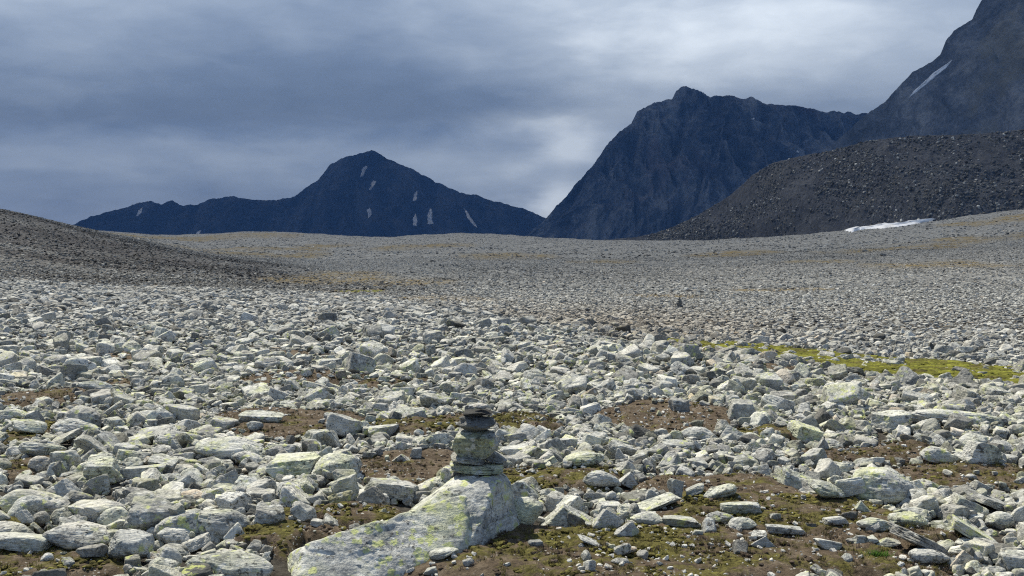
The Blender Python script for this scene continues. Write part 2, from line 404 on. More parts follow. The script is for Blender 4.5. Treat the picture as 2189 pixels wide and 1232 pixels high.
def dark_mask(x, y):
    """brown-black scree at the foot of the left slope"""
    r = x / np.maximum(y, 1)
    d = sstep(y + 16 * fbm(x / 10, y / 14, 0, 53, 3), 60, 96) * (1 - sstep(y, 150, 230)) * (1 - sstep(r, -.26, -.13))
    d2 = .55 * sstep(y, 55, 70) * (1 - sstep(y, 90, 130)) * (1 - sstep(r, -.12, .0))
    return np.clip(np.maximum(d, d2) * (.95 + .7 * fbm(x / 9, y / 9, 0, 51, 3)), 0, 1) * .92
dk = dark_mask(GX, GY)
sl = np.maximum(sl, np.where(green > .25, .9 * sstep(fbm(GX * 1.3, GY * .9, 0, 61, 3), -.25, .1), 0)); mo = np.maximum(mo, green * 1.1)
nearf = 1 - sstep(GY, 30, 110)
me = mesh_np('ground', np.stack([GX, GY, GZ], -1).reshape(-1, 3), grid_faces(len(rr), len(az))[:, ::-1],
             attrs={'soil': sl.ravel(), 'moss': mo.ravel(), 'ochre': ochre.ravel(), 'dark': dk.ravel(), 'near': nearf.ravel()})
link('ground', me, GROUND, kind='structure')

# ------------------------------------------------------------------ mountains and moraine
def mountain(name, crest, mat, slope, zb, jag, gully, nx=420, ny=110, seed=0, back=.8, bulge=.0):
    """crest: (px, py, depth); a ridge with a front face falling towards the valley and a back face"""
    c = np.array(crest, float); t = np.linspace(0, 1, len(c)); 
    seg = np.r_[0, np.cumsum(np.hypot(np.diff(c[:, 0]), np.diff(c[:, 1])))]; seg /= seg[-1]
    s = np.linspace(0, 1, nx)
    px, py, D = (np.interp(s, seg, c[:, i]) for i in range(3))
    py = py + jag * fbm(px / 15, py / 30, 0, seed + 3, 5, .6) 
    ax, ez = ray(px, py); X, Z = ax * D, CAMZ + ez * D
    H = np.maximum(Z - zb, 1); run = H / math.tan(math.radians(slope))
    T = np.linspace(0, 1.0, ny)[:, None]
    tt = T ** 1.15
    sc = D.mean() * .02
    prof = 1 - tt + bulge * np.sin(np.pi * T) - .05 * np.sin(2 * np.pi * T)
    gx = X[None] / sc + .9 * fbm(X[None] / sc / 3, T * 3, 0, seed, 3)
    rid = 1 - np.abs(fbm(gx * .55, T * 1.6 + 3, 0, seed + 5, 5, .55)) * 2.2
    rid2 = 1 - np.abs(fbm(gx * 1.9, T * 4 + 3, 0, seed + 8, 4, .6)) * 2.2
    env = np.clip(T * 7, 0, 1)
    amp = gully * H[None] * env
    d = (rid * .7 + rid2 * .3 - .5) * amp
    YF = D[None] - run[None] * T - d * .8
    ZF = zb + H[None] * prof + d * .35
    XF = X[None] + amp * .3 * fbm(gx, T * 4, 2, seed + 11, 3)
    nb = 14
    TB = np.linspace(1, 0, nb)[:-1][:, None]
    YB = D[None] + run[None] * back * TB + 0 * X[None]; ZB = zb + H[None] * (1 - TB) + H[None] * .05 * fbm(gx[:1] * .6, TB * 3, 1, seed + 20, 3) * np.sin(np.pi * TB); XB = X[None] + 0 * TB
    V = np.stack([np.vstack([XB, XF]), np.vstack([YB, YF]), np.vstack([ZB, ZF])], -1)
    F = grid_faces(V.shape[0], nx)
    me = mesh_np(name, V.reshape(-1, 3), F)
    o = link(name, me, mat, kind='structure')
    bvh = BVHTree.FromPolygons([tuple(v) for v in V.reshape(-1, 3)], [tuple(int(i) for i in f) for f in F])
    return o, bvh, V
C1 = [(60, 520), (165, 476), (200, 462), (260, 446), (300, 432), (322, 430), (345, 437), (370, 429), (385, 438), (415, 438), (440, 430), (455, 425), (470, 424), (500, 420), (540, 428), (590, 428), (630, 420), (650, 404), (680, 385), (705, 355), (730, 337), (760, 331), (795, 322), (820, 335), (860, 352), (900, 372), (940, 393), (985, 412), (1035, 422), (1050, 430), (1100, 440), (1150, 460), (1165, 466), (1230, 490), (1330, 520)]
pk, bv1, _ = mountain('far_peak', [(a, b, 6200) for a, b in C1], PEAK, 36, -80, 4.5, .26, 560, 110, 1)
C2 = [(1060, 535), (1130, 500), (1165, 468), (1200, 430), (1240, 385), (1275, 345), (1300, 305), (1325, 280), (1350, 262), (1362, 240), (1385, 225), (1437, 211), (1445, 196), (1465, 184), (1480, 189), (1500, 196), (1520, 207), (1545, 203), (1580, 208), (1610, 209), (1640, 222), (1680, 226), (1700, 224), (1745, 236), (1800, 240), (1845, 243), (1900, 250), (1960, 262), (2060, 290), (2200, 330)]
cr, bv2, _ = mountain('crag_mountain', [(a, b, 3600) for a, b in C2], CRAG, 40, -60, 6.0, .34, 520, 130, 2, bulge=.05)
C3 = [(1640, 395, 1650), (1720, 350, 1650), (1780, 308, 1640), (1850, 246, 1620), (1890, 219, 1610), (1920, 186, 1600), (1950, 156, 1590), (1985, 136, 1580), (2010, 119, 1570), (2022, 88, 1565), (2040, 66, 1560), (2078, 42, 1550), (2088, 18, 1545), (2100, 0, 1540), (2140, -40, 1530), (2250, -120, 1520), (2420, -170, 1510), (2650, -120, 1500), (2950, 20, 1500), (3300, 250, 1500)]
rm, bv3, _ = mountain('scree_mountain', C3, SCREE, 36, -40, 4.0, .09, 520, 140, 3, bulge=.03)
# moraine: crest line above its own foot line
MC = [(1230, 524, 905), (1290, 514, 880), (1350, 508, 820), (1400, 500, 770), (1450, 481, 735), (1500, 456, 705), (1560, 418, 680), (1610, 374, 650), (1650, 350, 630), (1700, 336, 610), (1780, 322, 585), (1850, 303, 560), (1900, 296, 550), (1950, 291, 540), (2030, 289, 530), (2120, 285, 520), (2189, 277, 515), (2300, 270, 515), (2600, 240, 520), (3000, 300, 540)]
mr, bv4, MV = mountain('moraine_ridge', MC, MORAINE, 35, -9, 2.2, .085, 520, 130, 4, bulge=.07)

# ------------------------------------------------------------------ rock shapes
def ico(n):
    g = (1 + 5 ** .5) / 2
    V = [(-1, g, 0), (1, g, 0), (-1, -g, 0), (1, -g, 0), (0, -1, g), (0, 1, g), (0, -1, -g), (0, 1, -g), (g, 0, -1), (g, 0, 1), (-g, 0, -1), (-g, 0, 1)]
    F = np.array([(0, 11, 5), (0, 5, 1), (0, 1, 7), (0, 7, 10), (0, 10, 11), (1, 5, 9), (5, 11, 4), (11, 10, 2), (10, 7, 6), (7, 1, 8), (3, 9, 4), (3, 4, 2), (3, 2, 6), (3, 6, 8), (3, 8, 9), (4, 9, 5), (2, 4, 11), (6, 2, 10), (8, 6, 7), (9, 8, 1)])
    V = np.array(V, float); V /= np.linalg.norm(V, axis=1)[:, None]
    for _ in range(n):
        E = np.sort(np.concatenate([F[:, [0, 1]], F[:, [1, 2]], F[:, [2, 0]]]), 1)
        U, inv = np.unique(E, axis=0, return_inverse=True); inv = inv.ravel()
        M = V[U[:, 0]] + V[U[:, 1]]; M /= np.linalg.norm(M, axis=1)[:, None]
        k = len(F); a, b, c = inv[:k] + len(V), inv[k:2 * k] + len(V), inv[2 * k:] + len(V)
        F = np.concatenate([np.stack([F[:, 0], a, c], 1), np.stack([F[:, 1], b, a], 1), np.stack([F[:, 2], c, b], 1), np.stack([a, b, c], 1)])
        V = np.vstack([V, M])
    return V, F
ICO = {n: ico(n) for n in (1, 2, 3, 4, 5)}
def rock_verts(kind, seed, lvl):
    """convex stone with worn edges; 'b' boulder, 'k' block, 's' slab, 'w' wedge"""
    r = np.random.default_rng(seed); P, F = ICO[lvl]
    if kind == 'b': N = r.normal(size=(16, 3)); d = r.uniform(.72, 1.0, 16); k = r.uniform(9, 14)
    elif kind == 'w':
        N = np.vstack([[[.75, 0, .62], [-.8, .1, .5], [0, -.9, .35], [0, .9, .4], [0, 0, -1]], r.normal(size=(6, 3))]); N[:5] += r.normal(size=(5, 3)) * .16
        d = np.r_[[.52, .55, .6, .6, .5], r.uniform(.8, 1.0, 6)]; k = r.uniform(24, 44)
    else:
        B = np.array([[1, 0, 0], [-1, 0, 0], [0, 1, 0], [0, -1, 0], [0, 0, 1], [0, 0, -1]], float) + r.normal(size=(6, 3)) * (.16 if kind == 's' else .22)
        m = 5 if kind == 's' else 8
        N = np.vstack([B, r.normal(size=(m, 3))]); d = np.r_[r.uniform(.58, .72, 6), r.uniform(.74, .98, m)]; k = r.uniform(22, 44)
    N = N / np.linalg.norm(N, axis=1)[:, None]
    q = np.maximum(P @ N.T, 0) / d
    R = (np.sum(q ** k, 1) + .9 ** k) ** (-1 / k)
    V = P * R[:, None]
    if lvl >= 3:
        o = seed * 7.3
        n1 = fbm(V[:, 0] * 2.2 + o, V[:, 1] * 2.2, V[:, 2] * 2.2, seed, 4, .55); n2 = fbm(V[:, 0] * 9 + o, V[:, 1] * 9, V[:, 2] * 14, seed + 5, 3)
        ch = np.clip(fbm(V[:, 0] * 3.1 + o, V[:, 1] * 3.1, V[:, 2] * 5, seed + 9, 2) - .25, 0, 1)
        V = V * (1 + .085 * n1 + .022 * n2 - .22 * ch)[:, None]
    else:
        V = V * (1 + .10 * r.normal(size=len(V)) * (1.0 if lvl == 1 else .35))[:, None]
    mn, mx = V.min(0), V.max(0)
    return (V - (mn + mx) / 2) / (mx - mn), F
_cache = {}
def rock_mesh(kind, seed, lvl, mat=None, smooth=True):
    key = (kind, seed, lvl)
    if key not in _cache:
        V, F = rock_verts(kind, seed, lvl); me = mesh_np('rock_shape', V, F, smooth); me.materials.append(mat or ROCK)
        _cache[key] = me
    return _cache[key]

# ------------------------------------------------------------------ the boulders one can pick out in the photograph
# (left, top, right, bottom in the photograph, shape, roll, tone, warm, lichen, label)
H = [
 (10,1037,147,1112,'b',5,.50,.1,.8,'big rounded grey boulder with lichen near left edge'),
 (97,1017,187,1082,'w',8,.55,.0,.8,'peaked block behind the big rounded left boulder'),
 (264,1064,388,1155,'k',6,.30,.0,.9,'dark cut block with yellow-green lichen on top'),
 (334,1087,440,1165,'b',-6,.55,.0,.8,'left half of the twin boulders by the dark block'),
 (415,1090,532,1163,'b',8,.48,.0,.8,'right half of the twin boulders by the dark block'),
 (157,914,247,990,'s',36,.38,.0,.3,'steeply tilted striped slab, left field'),
 (204,918,268,970,'s',40,.42,.0,.5,'second tilted slab leaning behind the striped slab'),
 (84,915,171,957,'s',-22,.42,.1,.3,'long plank-like stone propped against the striped slab'),
 (52,878,98,922,'w',10,.36,.0,.2,'pointed dark fang of rock, far left'),
 (231,1143,328,1217,'b',0,.66,.0,.7,'round white-crusted boulder at bottom left'),
 (117,1104,256,1156,'s',14,.55,.0,.4,'broad pale slab behind the round white-crusted boulder'),
 (97,1136,238,1200,'b',4,.50,.1,.3,'low wide grey rock left of the round white-crusted boulder'),
 (-30,1109,52,1160,'b',0,.62,.1,.3,'smooth pale boulder cut by the left edge'),
 (400,1168,588,1238,'b',5,.52,.0,.4,'large flattish boulder at the bottom edge'),
 (333,1164,395,1220,'b',14,.60,.0,.4,'small rounded rock beside the large flattish boulder'),
 (150,1051,264,1120,'k',12,.62,.1,.5,'angular pale rock left of the dark cut block'),
 (180,967,259,1036,'k',-8,.66,.0,.8,'blocky pale stone with a rust-stained corner'),
 (237,995,361,1028,'s',-5,.60,.0,.8,'long low slab in the left field'),
 (445,997,528,1056,'w',5,.36,.0,.6,'dark-fronted rock with a lit top, left middle'),
 (381,1044,448,1079,'b',0,.62,.8,.2,'pinkish rounded stone in the left field'),
 (455,1037,511,1069,'k',5,.66,.0,.5,'pale stone right of the pinkish one'),
 (590,1034,649,1083,'b',0,.58,.0,.8,'egg-shaped lichen-dotted rock left of centre'),
 (329,915,443,956,'b',8,.48,.0,.4,'long rounded rock overhanging a dark hollow'),
 (284,897,384,946,'s',-14,.50,.0,.9,'lichen-green slab tilted over the dark hollow'),
 (421,929,571,988,'b',3,.62,.0,.7,'large pale whaleback boulder in the left middle'),
 (495,959,567,1003,'b',16,.58,.0,.8,'rounded boulder against the pale whaleback boulder'),
 (567,945,641,983,'b',0,.56,.0,.7,'grey boulder just right of the pale whaleback'),
 (654,940,679,976,'k',0,.40,.0,.2,'small upright grey tooth beside brown earth'),
 (575,974,690,1030,'s',-5,.68,.0,.9,'wide flat pale slab left of the cairn'),
 (665,972,770,1038,'b',-4,.62,.0,.9,'wide lichen-spotted rock joining the flat pale slab'),
 (360,934,389,966,'w',0,.45,.0,.2,'little upright spike in the left field'),
 (383,955,430,984,'k',0,.22,.0,.1,'charcoal-coloured chunk among pale stones'),
 (114,890,216,928,'b',6,.70,.0,.6,'pale rounded rock right of the dark fang'),
 (-15,868,58,904,'b',6,.62,.0,.8,'broad lichen-crusted rock at the left edge below brown earth'),
 (239,836,291,880,'k',25,.46,.0,.2,'upright grey block leaning right, left far field'),
 (198,858,262,903,'s',-34,.60,.1,.3,'pale plank tilted up to the right'),
 (167,818,240,844,'b',8,.72,.0,.4,'pale loaf-shaped rock above the left brown earth'),
 (25,903,98,937,'b',8,.64,.0,.6,'pale hump of rock at the foot of the dark fang'),
 (341,1009,405,1034,'b',0,.46,.0,.3,'grey oval stone lying on the left slabs'),
 (438,1022,465,1056,'w',0,.70,.0,.2,'small white triangular stone'),
 (218,889,269,920,'k',0,.50,.0,.4,'squat block below the tilted pale plank'),
 (42,948,137,984,'b',5,.58,.0,.6,'flat-topped grey rock left of the striped slab'),
 (112,958,172,1019,'k',8,.56,.0,1.,'lichen-green rock under the striped slab'),
 (65,980,118,1022,'b',0,.64,.3,.4,'pale stone beside the left moss bank'),
 (33,1101,80,1142,'w',28,.52,.0,.2,'tilted wedge below the big rounded left boulder'),
 (70,1103,107,1131,'b',0,.48,.2,.2,'small grey-brown pebble-like rock below the left boulder'),
 (528,1045,588,1082,'k',-4,.44,.1,.3,'pair-topped grey rock left of the egg-shaped one'),
 (545,1105,611,1153,'k',0,.46,.1,.3,'pitted grey block left of the cairn boulder'),
 (617,1090,684,1144,'k',18,.56,.1,.2,'angular stone with a rounded knob left of the cairn boulder'),
 (484,1079,534,1140,'b',22,.50,.0,.6,'sloping boulder behind the pitted grey block'),
 (333,1120,418,1176,'b',10,.62,.0,.5,'moss-fringed pale stone in front of the twin boulders'),
 (114,1085,187,1117,'b',0,.46,.2,.2,'low brownish rock between the left boulders'),
 (247,962,320,1002,'k',6,.54,.0,.5,'grey stone right of the striped slab foot'),
 (319,973,382,1009,'s',10,.56,.0,.6,'flat stone above the grey oval stone'),
 (296,872,378,903,'b',4,.60,.0,1.,'yellow-lichened rock in the left far field'),
 (167,1186,226,1220,'k',0,.46,.2,.1,'small brown-grey rock left of the round white-crusted boulder'),
 (319,1190,382,1228,'b',0,.70,.0,.6,'pale lump right of the round white-crusted boulder'),
 (-10,1158,118,1204,'s',6,.60,.0,.5,'long pale slab sloping down at bottom left'),
 (513,893,606,918,'s',3,.66,.0,.4,'flat pale tongue of stone on brown earth'),
 (528,912,563,936,'b',0,.58,.0,.2,'small rounded cobble below the flat pale tongue'),
 (705,1017,783,1098,'k',-22,.48,.0,.4,'big smooth grey boulder left of the cairn'),
 (646,1056,723,1104,'w',20,.30,.0,.2,'dark shaded wedge in front of the smooth grey boulder'),
 (782,1031,894,1086,'k',6,.46,.0,.8,'pale-backed dark rock just left of the cairn boulder'),
 (760,1068,824,1108,'w',4,.36,.3,.1,'brownish dark stone behind the cairn boulder'),
 (897,1023,962,1062,'b',-12,.62,.0,.6,'pale rock peeping over the cairn boulder'),
 (1067,1021,1163,1084,'w',14,.62,.0,1.,'yellow-spotted boulder tucked behind the right of the cairn boulder'),
 (1088,1080,1160,1146,'b',6,.66,.0,.8,'pale rock touching the right end of the cairn boulder'),
 (1193,1058,1249,1092,'b',-16,.42,.7,.0,'smooth brown loaf-shaped cobble'),
 (1154,1079,1272,1138,'w',0,.52,.0,.5,'broad grey rock below the brown cobble'),
 (1270,1073,1341,1113,'k',4,.58,.0,.2,'blocky pale rock right of the brown cobble'),
 (1247,1056,1322,1084,'s',2,.30,.0,.2,'dark flat stone capping two pale rocks'),
 (875,967,904,997,'k',10,.42,.0,.0,'small blue-grey cube-like stone on brown earth'),
 (838,985,878,1004,'w',0,.66,.3,.3,'little pale stone with an orange fleck'),
 (1120,950,1184,984,'b',-6,.56,.0,.7,'humped grey rock right of the cairn slabs'),
 (1156,966,1206,1006,'w',20,.60,.0,.8,'ridge-backed stone right of the humped grey rock'),
 (1150,934,1247,964,'s',0,.68,.0,.9,'long flat pale slab right of the cairn'),
 (1070,942,1132,978,'s',-8,.72,.0,.8,'pale sheet of rock just right of the cairn'),
 (1204,986,1298,1023,'b',0,.56,.0,.9,'wide lichen-spotted hump right of the cairn'),
 (1247,1022,1327,1062,'b',8,.64,.0,.7,'rounded pale rock above the dark flat capstone'),
 (842,876,926,903,'b',4,.72,.0,.5,'bright low rock left of the cairn top'),
 (893,845,966,884,'k',6,.40,.0,.4,'blue-grey rock behind the cairn top, left side'),
 (785,909,852,940,'s',-8,.56,.0,.8,'thin lichened slab lying across a dark rock'),
 (788,926,840,952,'k',0,.28,.1,.1,'dark rock carrying a thin lichened slab'),
 (1329,902,1420,944,'w',4,-.10,.1,.0,'black overhanging rock on brown earth'),
 (1457,909,1513,942,'b',0,.72,.0,.4,'pale rock right of the black overhanging rock'),
 (1681,893,1762,950,'k',16,.68,.0,1.,'big pale block with greenish face, right field'),
 (1654,917,1677,945,'w',0,.36,.0,.0,'small dark upright stone left of the greenish block'),
 (1819,992,1957,1086,'b',4,.58,.0,.9,'biggest boulder of the right field, with hollow underneath'),
 (1778,1030,1851,1082,'k',-6,.56,.0,.9,'flat-topped block left of the biggest right boulder'),
 (1724,1037,1807,1090,'b',16,.58,.0,.9,'sloping boulder left of the flat-topped block'),
 (1663,1001,1748,1057,'w',-6,.54,.0,.5,'gabled boulder on the right field'),
 (1934,1037,1983,1088,'k',4,.40,.0,.1,'dark block right of the biggest right boulder'),
 (2025,1044,2106,1102,'s',24,.54,.0,1.,'lichened slab tilted down to the right'),
 (2068,1046,2160,1094,'s',20,.42,.0,.5,'darker slab leaning behind the lichened slab'),
 (2106,1085,2169,1130,'b',4,.60,.0,.6,'rounded rock below the leaning slabs'),
 (2142,1044,2215,1086,'s',-26,.40,.0,.4,'dark slab rising to the right edge'),
 (1903,1134,2030,1210,'s',27,.30,.1,.1,'long dark beam-like slab at lower right'),
 (2029,1102,2137,1172,'s',30,.64,.0,.8,'pale ramp-like boulder above the long dark slab'),
 (1984,1114,2058,1152,'b',4,.32,.0,.7,'dark rounded rock with a yellow lichen patch'),
 (1918,1085,2002,1113,'b',2,.66,.0,.6,'low pale rock right of the biggest right boulder'),
 (1898,1113,1982,1150,'b',4,.54,.0,1.,'lichen-mottled boulder above the long dark slab'),
 (1829,1125,1907,1159,'b',4,.58,.0,.9,'long lichened loaf left of the dark beam slab'),
 (2020,1175,2106,1229,'w',6,.60,.6,.1,'tan-pink rounded pyramid at lower right'),
 (1934,1189,2032,1224,'b',8,.60,.0,.7,'grey dome poking out of earth by the tan pyramid'),
 (1825,1090,1863,1119,'w',14,.72,.0,.6,'bright small wedge on the right earth'),
 (1760,1125,1811,1147,'s',2,.64,.0,.1,'thin flat pale stone on the right moss'),
 (1636,1148,1722,1170,'s',4,.68,.0,.3,'flat pale slab sunk in the right earth'),
 (1558,1131,1617,1164,'b',2,.62,.0,.5,'pale hump half sunk in the earth, right of centre'),
 (1603,1174,1655,1202,'w',-4,.54,.0,.0,'grey wedge standing alone on brown earth'),
 (1739,1179,1797,1202,'s',8,.68,.0,.2,'white flat chip of rock on the right earth'),
 (1816,1166,1869,1190,'w',2,.46,.0,.9,'small green-streaked pyramid in the right earth'),
 (1864,1167,1924,1192,'w',-10,.68,.0,.6,'pale shark-fin stone next to the green-streaked pyramid'),
 (1312,1141,1364,1178,'w',0,.58,.0,.2,'grey-white nugget on moss, bottom centre'),
 (1234,1174,1291,1199,'s',22,.70,.0,.0,'thin tilted sliver of pale slate'),
 (1354,1073,1452,1112,'s',-18,.66,.0,.5,'pale sloping slab right of the blocky pale rock'),
 (1425,1046,1459,1090,'k',8,.54,.0,.3,'upright grey stone behind the pale sloping slab'),
 (1366,1054,1418,1094,'w',-6,.50,.0,.3,'triangular grey rock behind the pale sloping slab'),
 (1459,1061,1508,1089,'s',-18,.50,.0,.6,'two-toned slab right of the upright grey stone'),
 (1540,1099,1630,1126,'s',2,.60,.0,.7,'long flat lichened slab on the right moss'),
 (1499,1063,1577,1093,'b',-8,.66,.0,.5,'pale rounded rock behind the long flat lichened slab'),
 (1260,1107,1330,1155,'w',-6,.56,.0,.5,'light leaning stone with yellow lichen tip, bottom centre'),
 (1348,1122,1423,1148,'b',4,.64,.0,.2,'smooth pale low rock at bottom centre'),
 (1416,1129,1500,1152,'s',3,.58,.0,.5,'low slab right of the smooth pale low rock'),
 (1510,1121,1567,1148,'b',6,.60,.0,.4,'lumpy stone left of the half sunk hump'),
 (1348,1103,1402,1126,'k',0,.50,.0,.1,'short grey block over the smooth pale low rock'),
 (1333,981,1380,1018,'s',-30,-.12,.1,.0,'black slab standing on edge, centre right'),
 (1320,1010,1368,1053,'w',6,.50,.0,.0,'faceted grey stone below the black standing slab'),
 (1306,953,1347,998,'w',-14,.62,.0,.5,'leaning pale stone above the black standing slab'),
 (1412,942,1486,971,'b',6,.52,.0,.5,'long grey rock below the brown earth patch'),
 (1772,981,1825,1016,'b',-6,.64,.0,.4,'pale rock above the flat-topped block'),
 (1966,958,2052,998,'b',8,.60,.0,.5,'grey-white rock beside the upper right moss'),
 (1944,880,2142,922,'b',2,.70,.0,.6,'huge low bedrock-like slab at upper right'),
 (1868,882,1943,928,'k',0,.66,.0,.5,'steep-fronted pale boulder left of the huge low slab'),
 (2060,952,2133,1008,'k',6,.60,.0,.7,'gabled pale rock near the right edge'),
 (1823,968,1870,1000,'b',0,.54,.0,.5,'grey boulder above the biggest right boulder'),
 (1745,944,1774,974,'w',0,.28,.0,.0,'small dark three-sided rock in the right field'),
 (2112,938,2166,968,'b',8,.46,.0,.2,'grey rock near the right edge, upper'),
 (1536,903,1595,943,'w',-8,.50,.0,.4,'gabled grey rock beside the brown earth patch'),
 (1430,863,1474,895,'s',-4,.28,.0,.0,'dark flat-faced stone behind the brown earth patch'),
 (2050,923,2115,964,'b',6,.68,.0,.5,'rounded pale boulder below the huge low slab'),
 (1305,1224,1345,1240,'b',0,.36,.0,.0,'blue-grey cobble at the bottom edge'),
 (1334,1198,1362,1213,'b',0,.62,.9,.0,'small pink pebble on the bottom moss'),
 (915,1182,982,1212,'b',-10,.66,.0,.4,'small pale stone lying against the cairn boulder'),
 (905,1214,938,1232,'k',0,.52,.0,.2,'little grey stone in front of the cairn boulder'),
 (987,1212,1014,1232,'b',0,.38,.0,.0,'small dark cobble in front of the cairn boulder'),
 (596,1221,650,1246,'b',0,.44,.0,.3,'grey rock at the bottom edge left of the cairn boulder'),
 (2138,1176,2215,1236,'k',0,.56,.0,.9,'grey rock filling the bottom right corner'),
 (2097,1205,2150,1240,'b',0,.48,.0,.6,'dark lichened rock at the bottom right edge'),
]
RES = .03; HX0, HX1, HY0, HY1 = -19.0, 19.0, 3.2, 31.0
hx = np.arange(HX0, HX1, RES); hy = np.arange(HY0, HY1, RES)
HXX, HYY = np.meshgrid(hx, hy)
G0 = ground_z(HXX, HYY); HM = G0.copy()
SM, SMM = soil_mask(HXX, HYY)
GM = ell(HXX, HYY, GRN) * (HYY > 9) * sstep(fbm(HXX * 1.3, HYY * .9, 0, 61, 3), -.7, -.3)
SM = np.maximum(SM, np.where((GM > .22) & (fbm(HXX * 2.4, HYY * 1.3, 0, 63, 2) > -.22), .9, 0))
_px = 1094.5 + HXX / HYY * FPX; _py = 500 + FPX * CAMZ / HYY
SM[(_px > 560) & (_px < 930) & (_py > 1165) & (_px + (_py - 1165) * 2 > 640)] = 2.0     # nothing lies in front of the cairn boulder
SM[(_px > 880) & (_px < 1130) & (_py > 1110)] = 2.0
def raise_hm(x, y, z0, h, a, b, yaw, p=.45):
    """adds a dome with half axes a, b to the height map of the stone field"""
    R = max(a, b); i0, i1 = int((y - R - HY0) / RES), int((y + R - HY0) / RES) + 1; j0, j1 = int((x - R - HX0) / RES), int((x + R - HX0) / RES) + 1
    i0, j0 = max(i0, 0), max(j0, 0)
    if i1 <= i0 or j1 <= j0 or i0 >= len(hy) or j0 >= len(hx): return
    sx = HXX[i0:i1, j0:j1] - x; sy = HYY[i0:i1, j0:j1] - y; c, s = math.cos(yaw), math.sin(yaw)
    q = 1 - ((sx * c + sy * s) / a) ** 2 - ((-sx * s + sy * c) / b) ** 2
    m = q > 0
    sub = HM[i0:i1, j0:j1]; v = z0 + h * np.where(m, q, 0) ** p
    sub[m] = np.maximum(sub[m], v[m])
def hm_at(x, y):
    i = int((y - HY0) / RES); j = int((x - HX0) / RES)
    if i < 0 or j < 0 or i >= len(hy) or j >= len(hx): return None
    return HM[i, j]
n_ind = 0
NAMED = []                                              # px, py, label of the listed boulders
def put_rock(me, loc, rot, scl, label, tone, warm, lichen, group='rocks lying in the boulder field', name='rock', cat='rock'):
    o = link(name, me, None, label, cat, group)
    o.location = loc; o.rotation_euler = rot; o.scale = scl
    o['tone'] = float(tone); o['warm'] = float(warm); o['lichen'] = float(lichen)
    return o
# the boulder the cairn stands on blocks the height map as well
for q in np.linspace(0, 1, 14):
    xx = -.98 + q * 1.0; yy = 5.28 + q * .56
    raise_hm(xx, yy, 0, .16 + .22 * q, .14, .24, 0)
for k, (x0, y0, x1, y1, kd, roll, tone, warm, lich, lab) in enumerate(H):
    wpx, hpx = x1 - x0, y1 - y0; cxp = (x0 + x1) / 2
    Df = gdepth(cxp, min(y1, 1400)); 
    W = wpx * Df / FPX; Hh = hpx * Df / FPX * .92
    rl = math.radians(roll)
    dep = {'b': .8, 'k': .75, 's': .8, 'w': .7}[kd] * min(W, max(Hh * 2.2, W * .5))
    D = Df + dep * .42; W *= D / Df
    # size before the roll so that the rolled outline fills its box
    ca, sa = abs(math.cos(rl)), abs(math.sin(rl))
    hv = Hh * 1.12
    if sa > .15:
        den = ca * ca - sa * sa
        L = (W * ca - hv * sa) / den if den > .2 else W
        T_ = (hv * ca - W * sa) / den if den > .2 else hv * .5
        L = min(max(L, .55 * W), 1.2 * W); T_ = max(T_, .3 * hv)
    else: L, T_ = W, hv
    ax, _ = ray(cxp, y1)
    x = float(ax) * D; gz = float(ground_z(x, Df))
    top = Hh - dep * (CAMZ / Df) * .35
    hv = hv - dep * (CAMZ / Df) * .3; T_ = T_ - dep * (CAMZ / Df) * .3 if sa <= .15 else T_
    zc_ = gz + top - hv * .5
    me = rock_mesh(kd, 100 + k, 5 if wpx > 70 else 4)
    r_ = np.random.default_rng(k + 5)
    yaw = r_.uniform(-.25, .25)
    o = put_rock(me, (x, D, zc_), (r_.uniform(-.12, .12), rl, yaw), (L * 1.04, dep * 1.05, T_ * 1.02), lab, tone, warm, lich)
    raise_hm(x, D, gz - .02, Hh * .95, W * .5, dep * .5, 0)
    NAMED.append((cxp, (y0 + y1) / 2, lab)); n_ind += 1

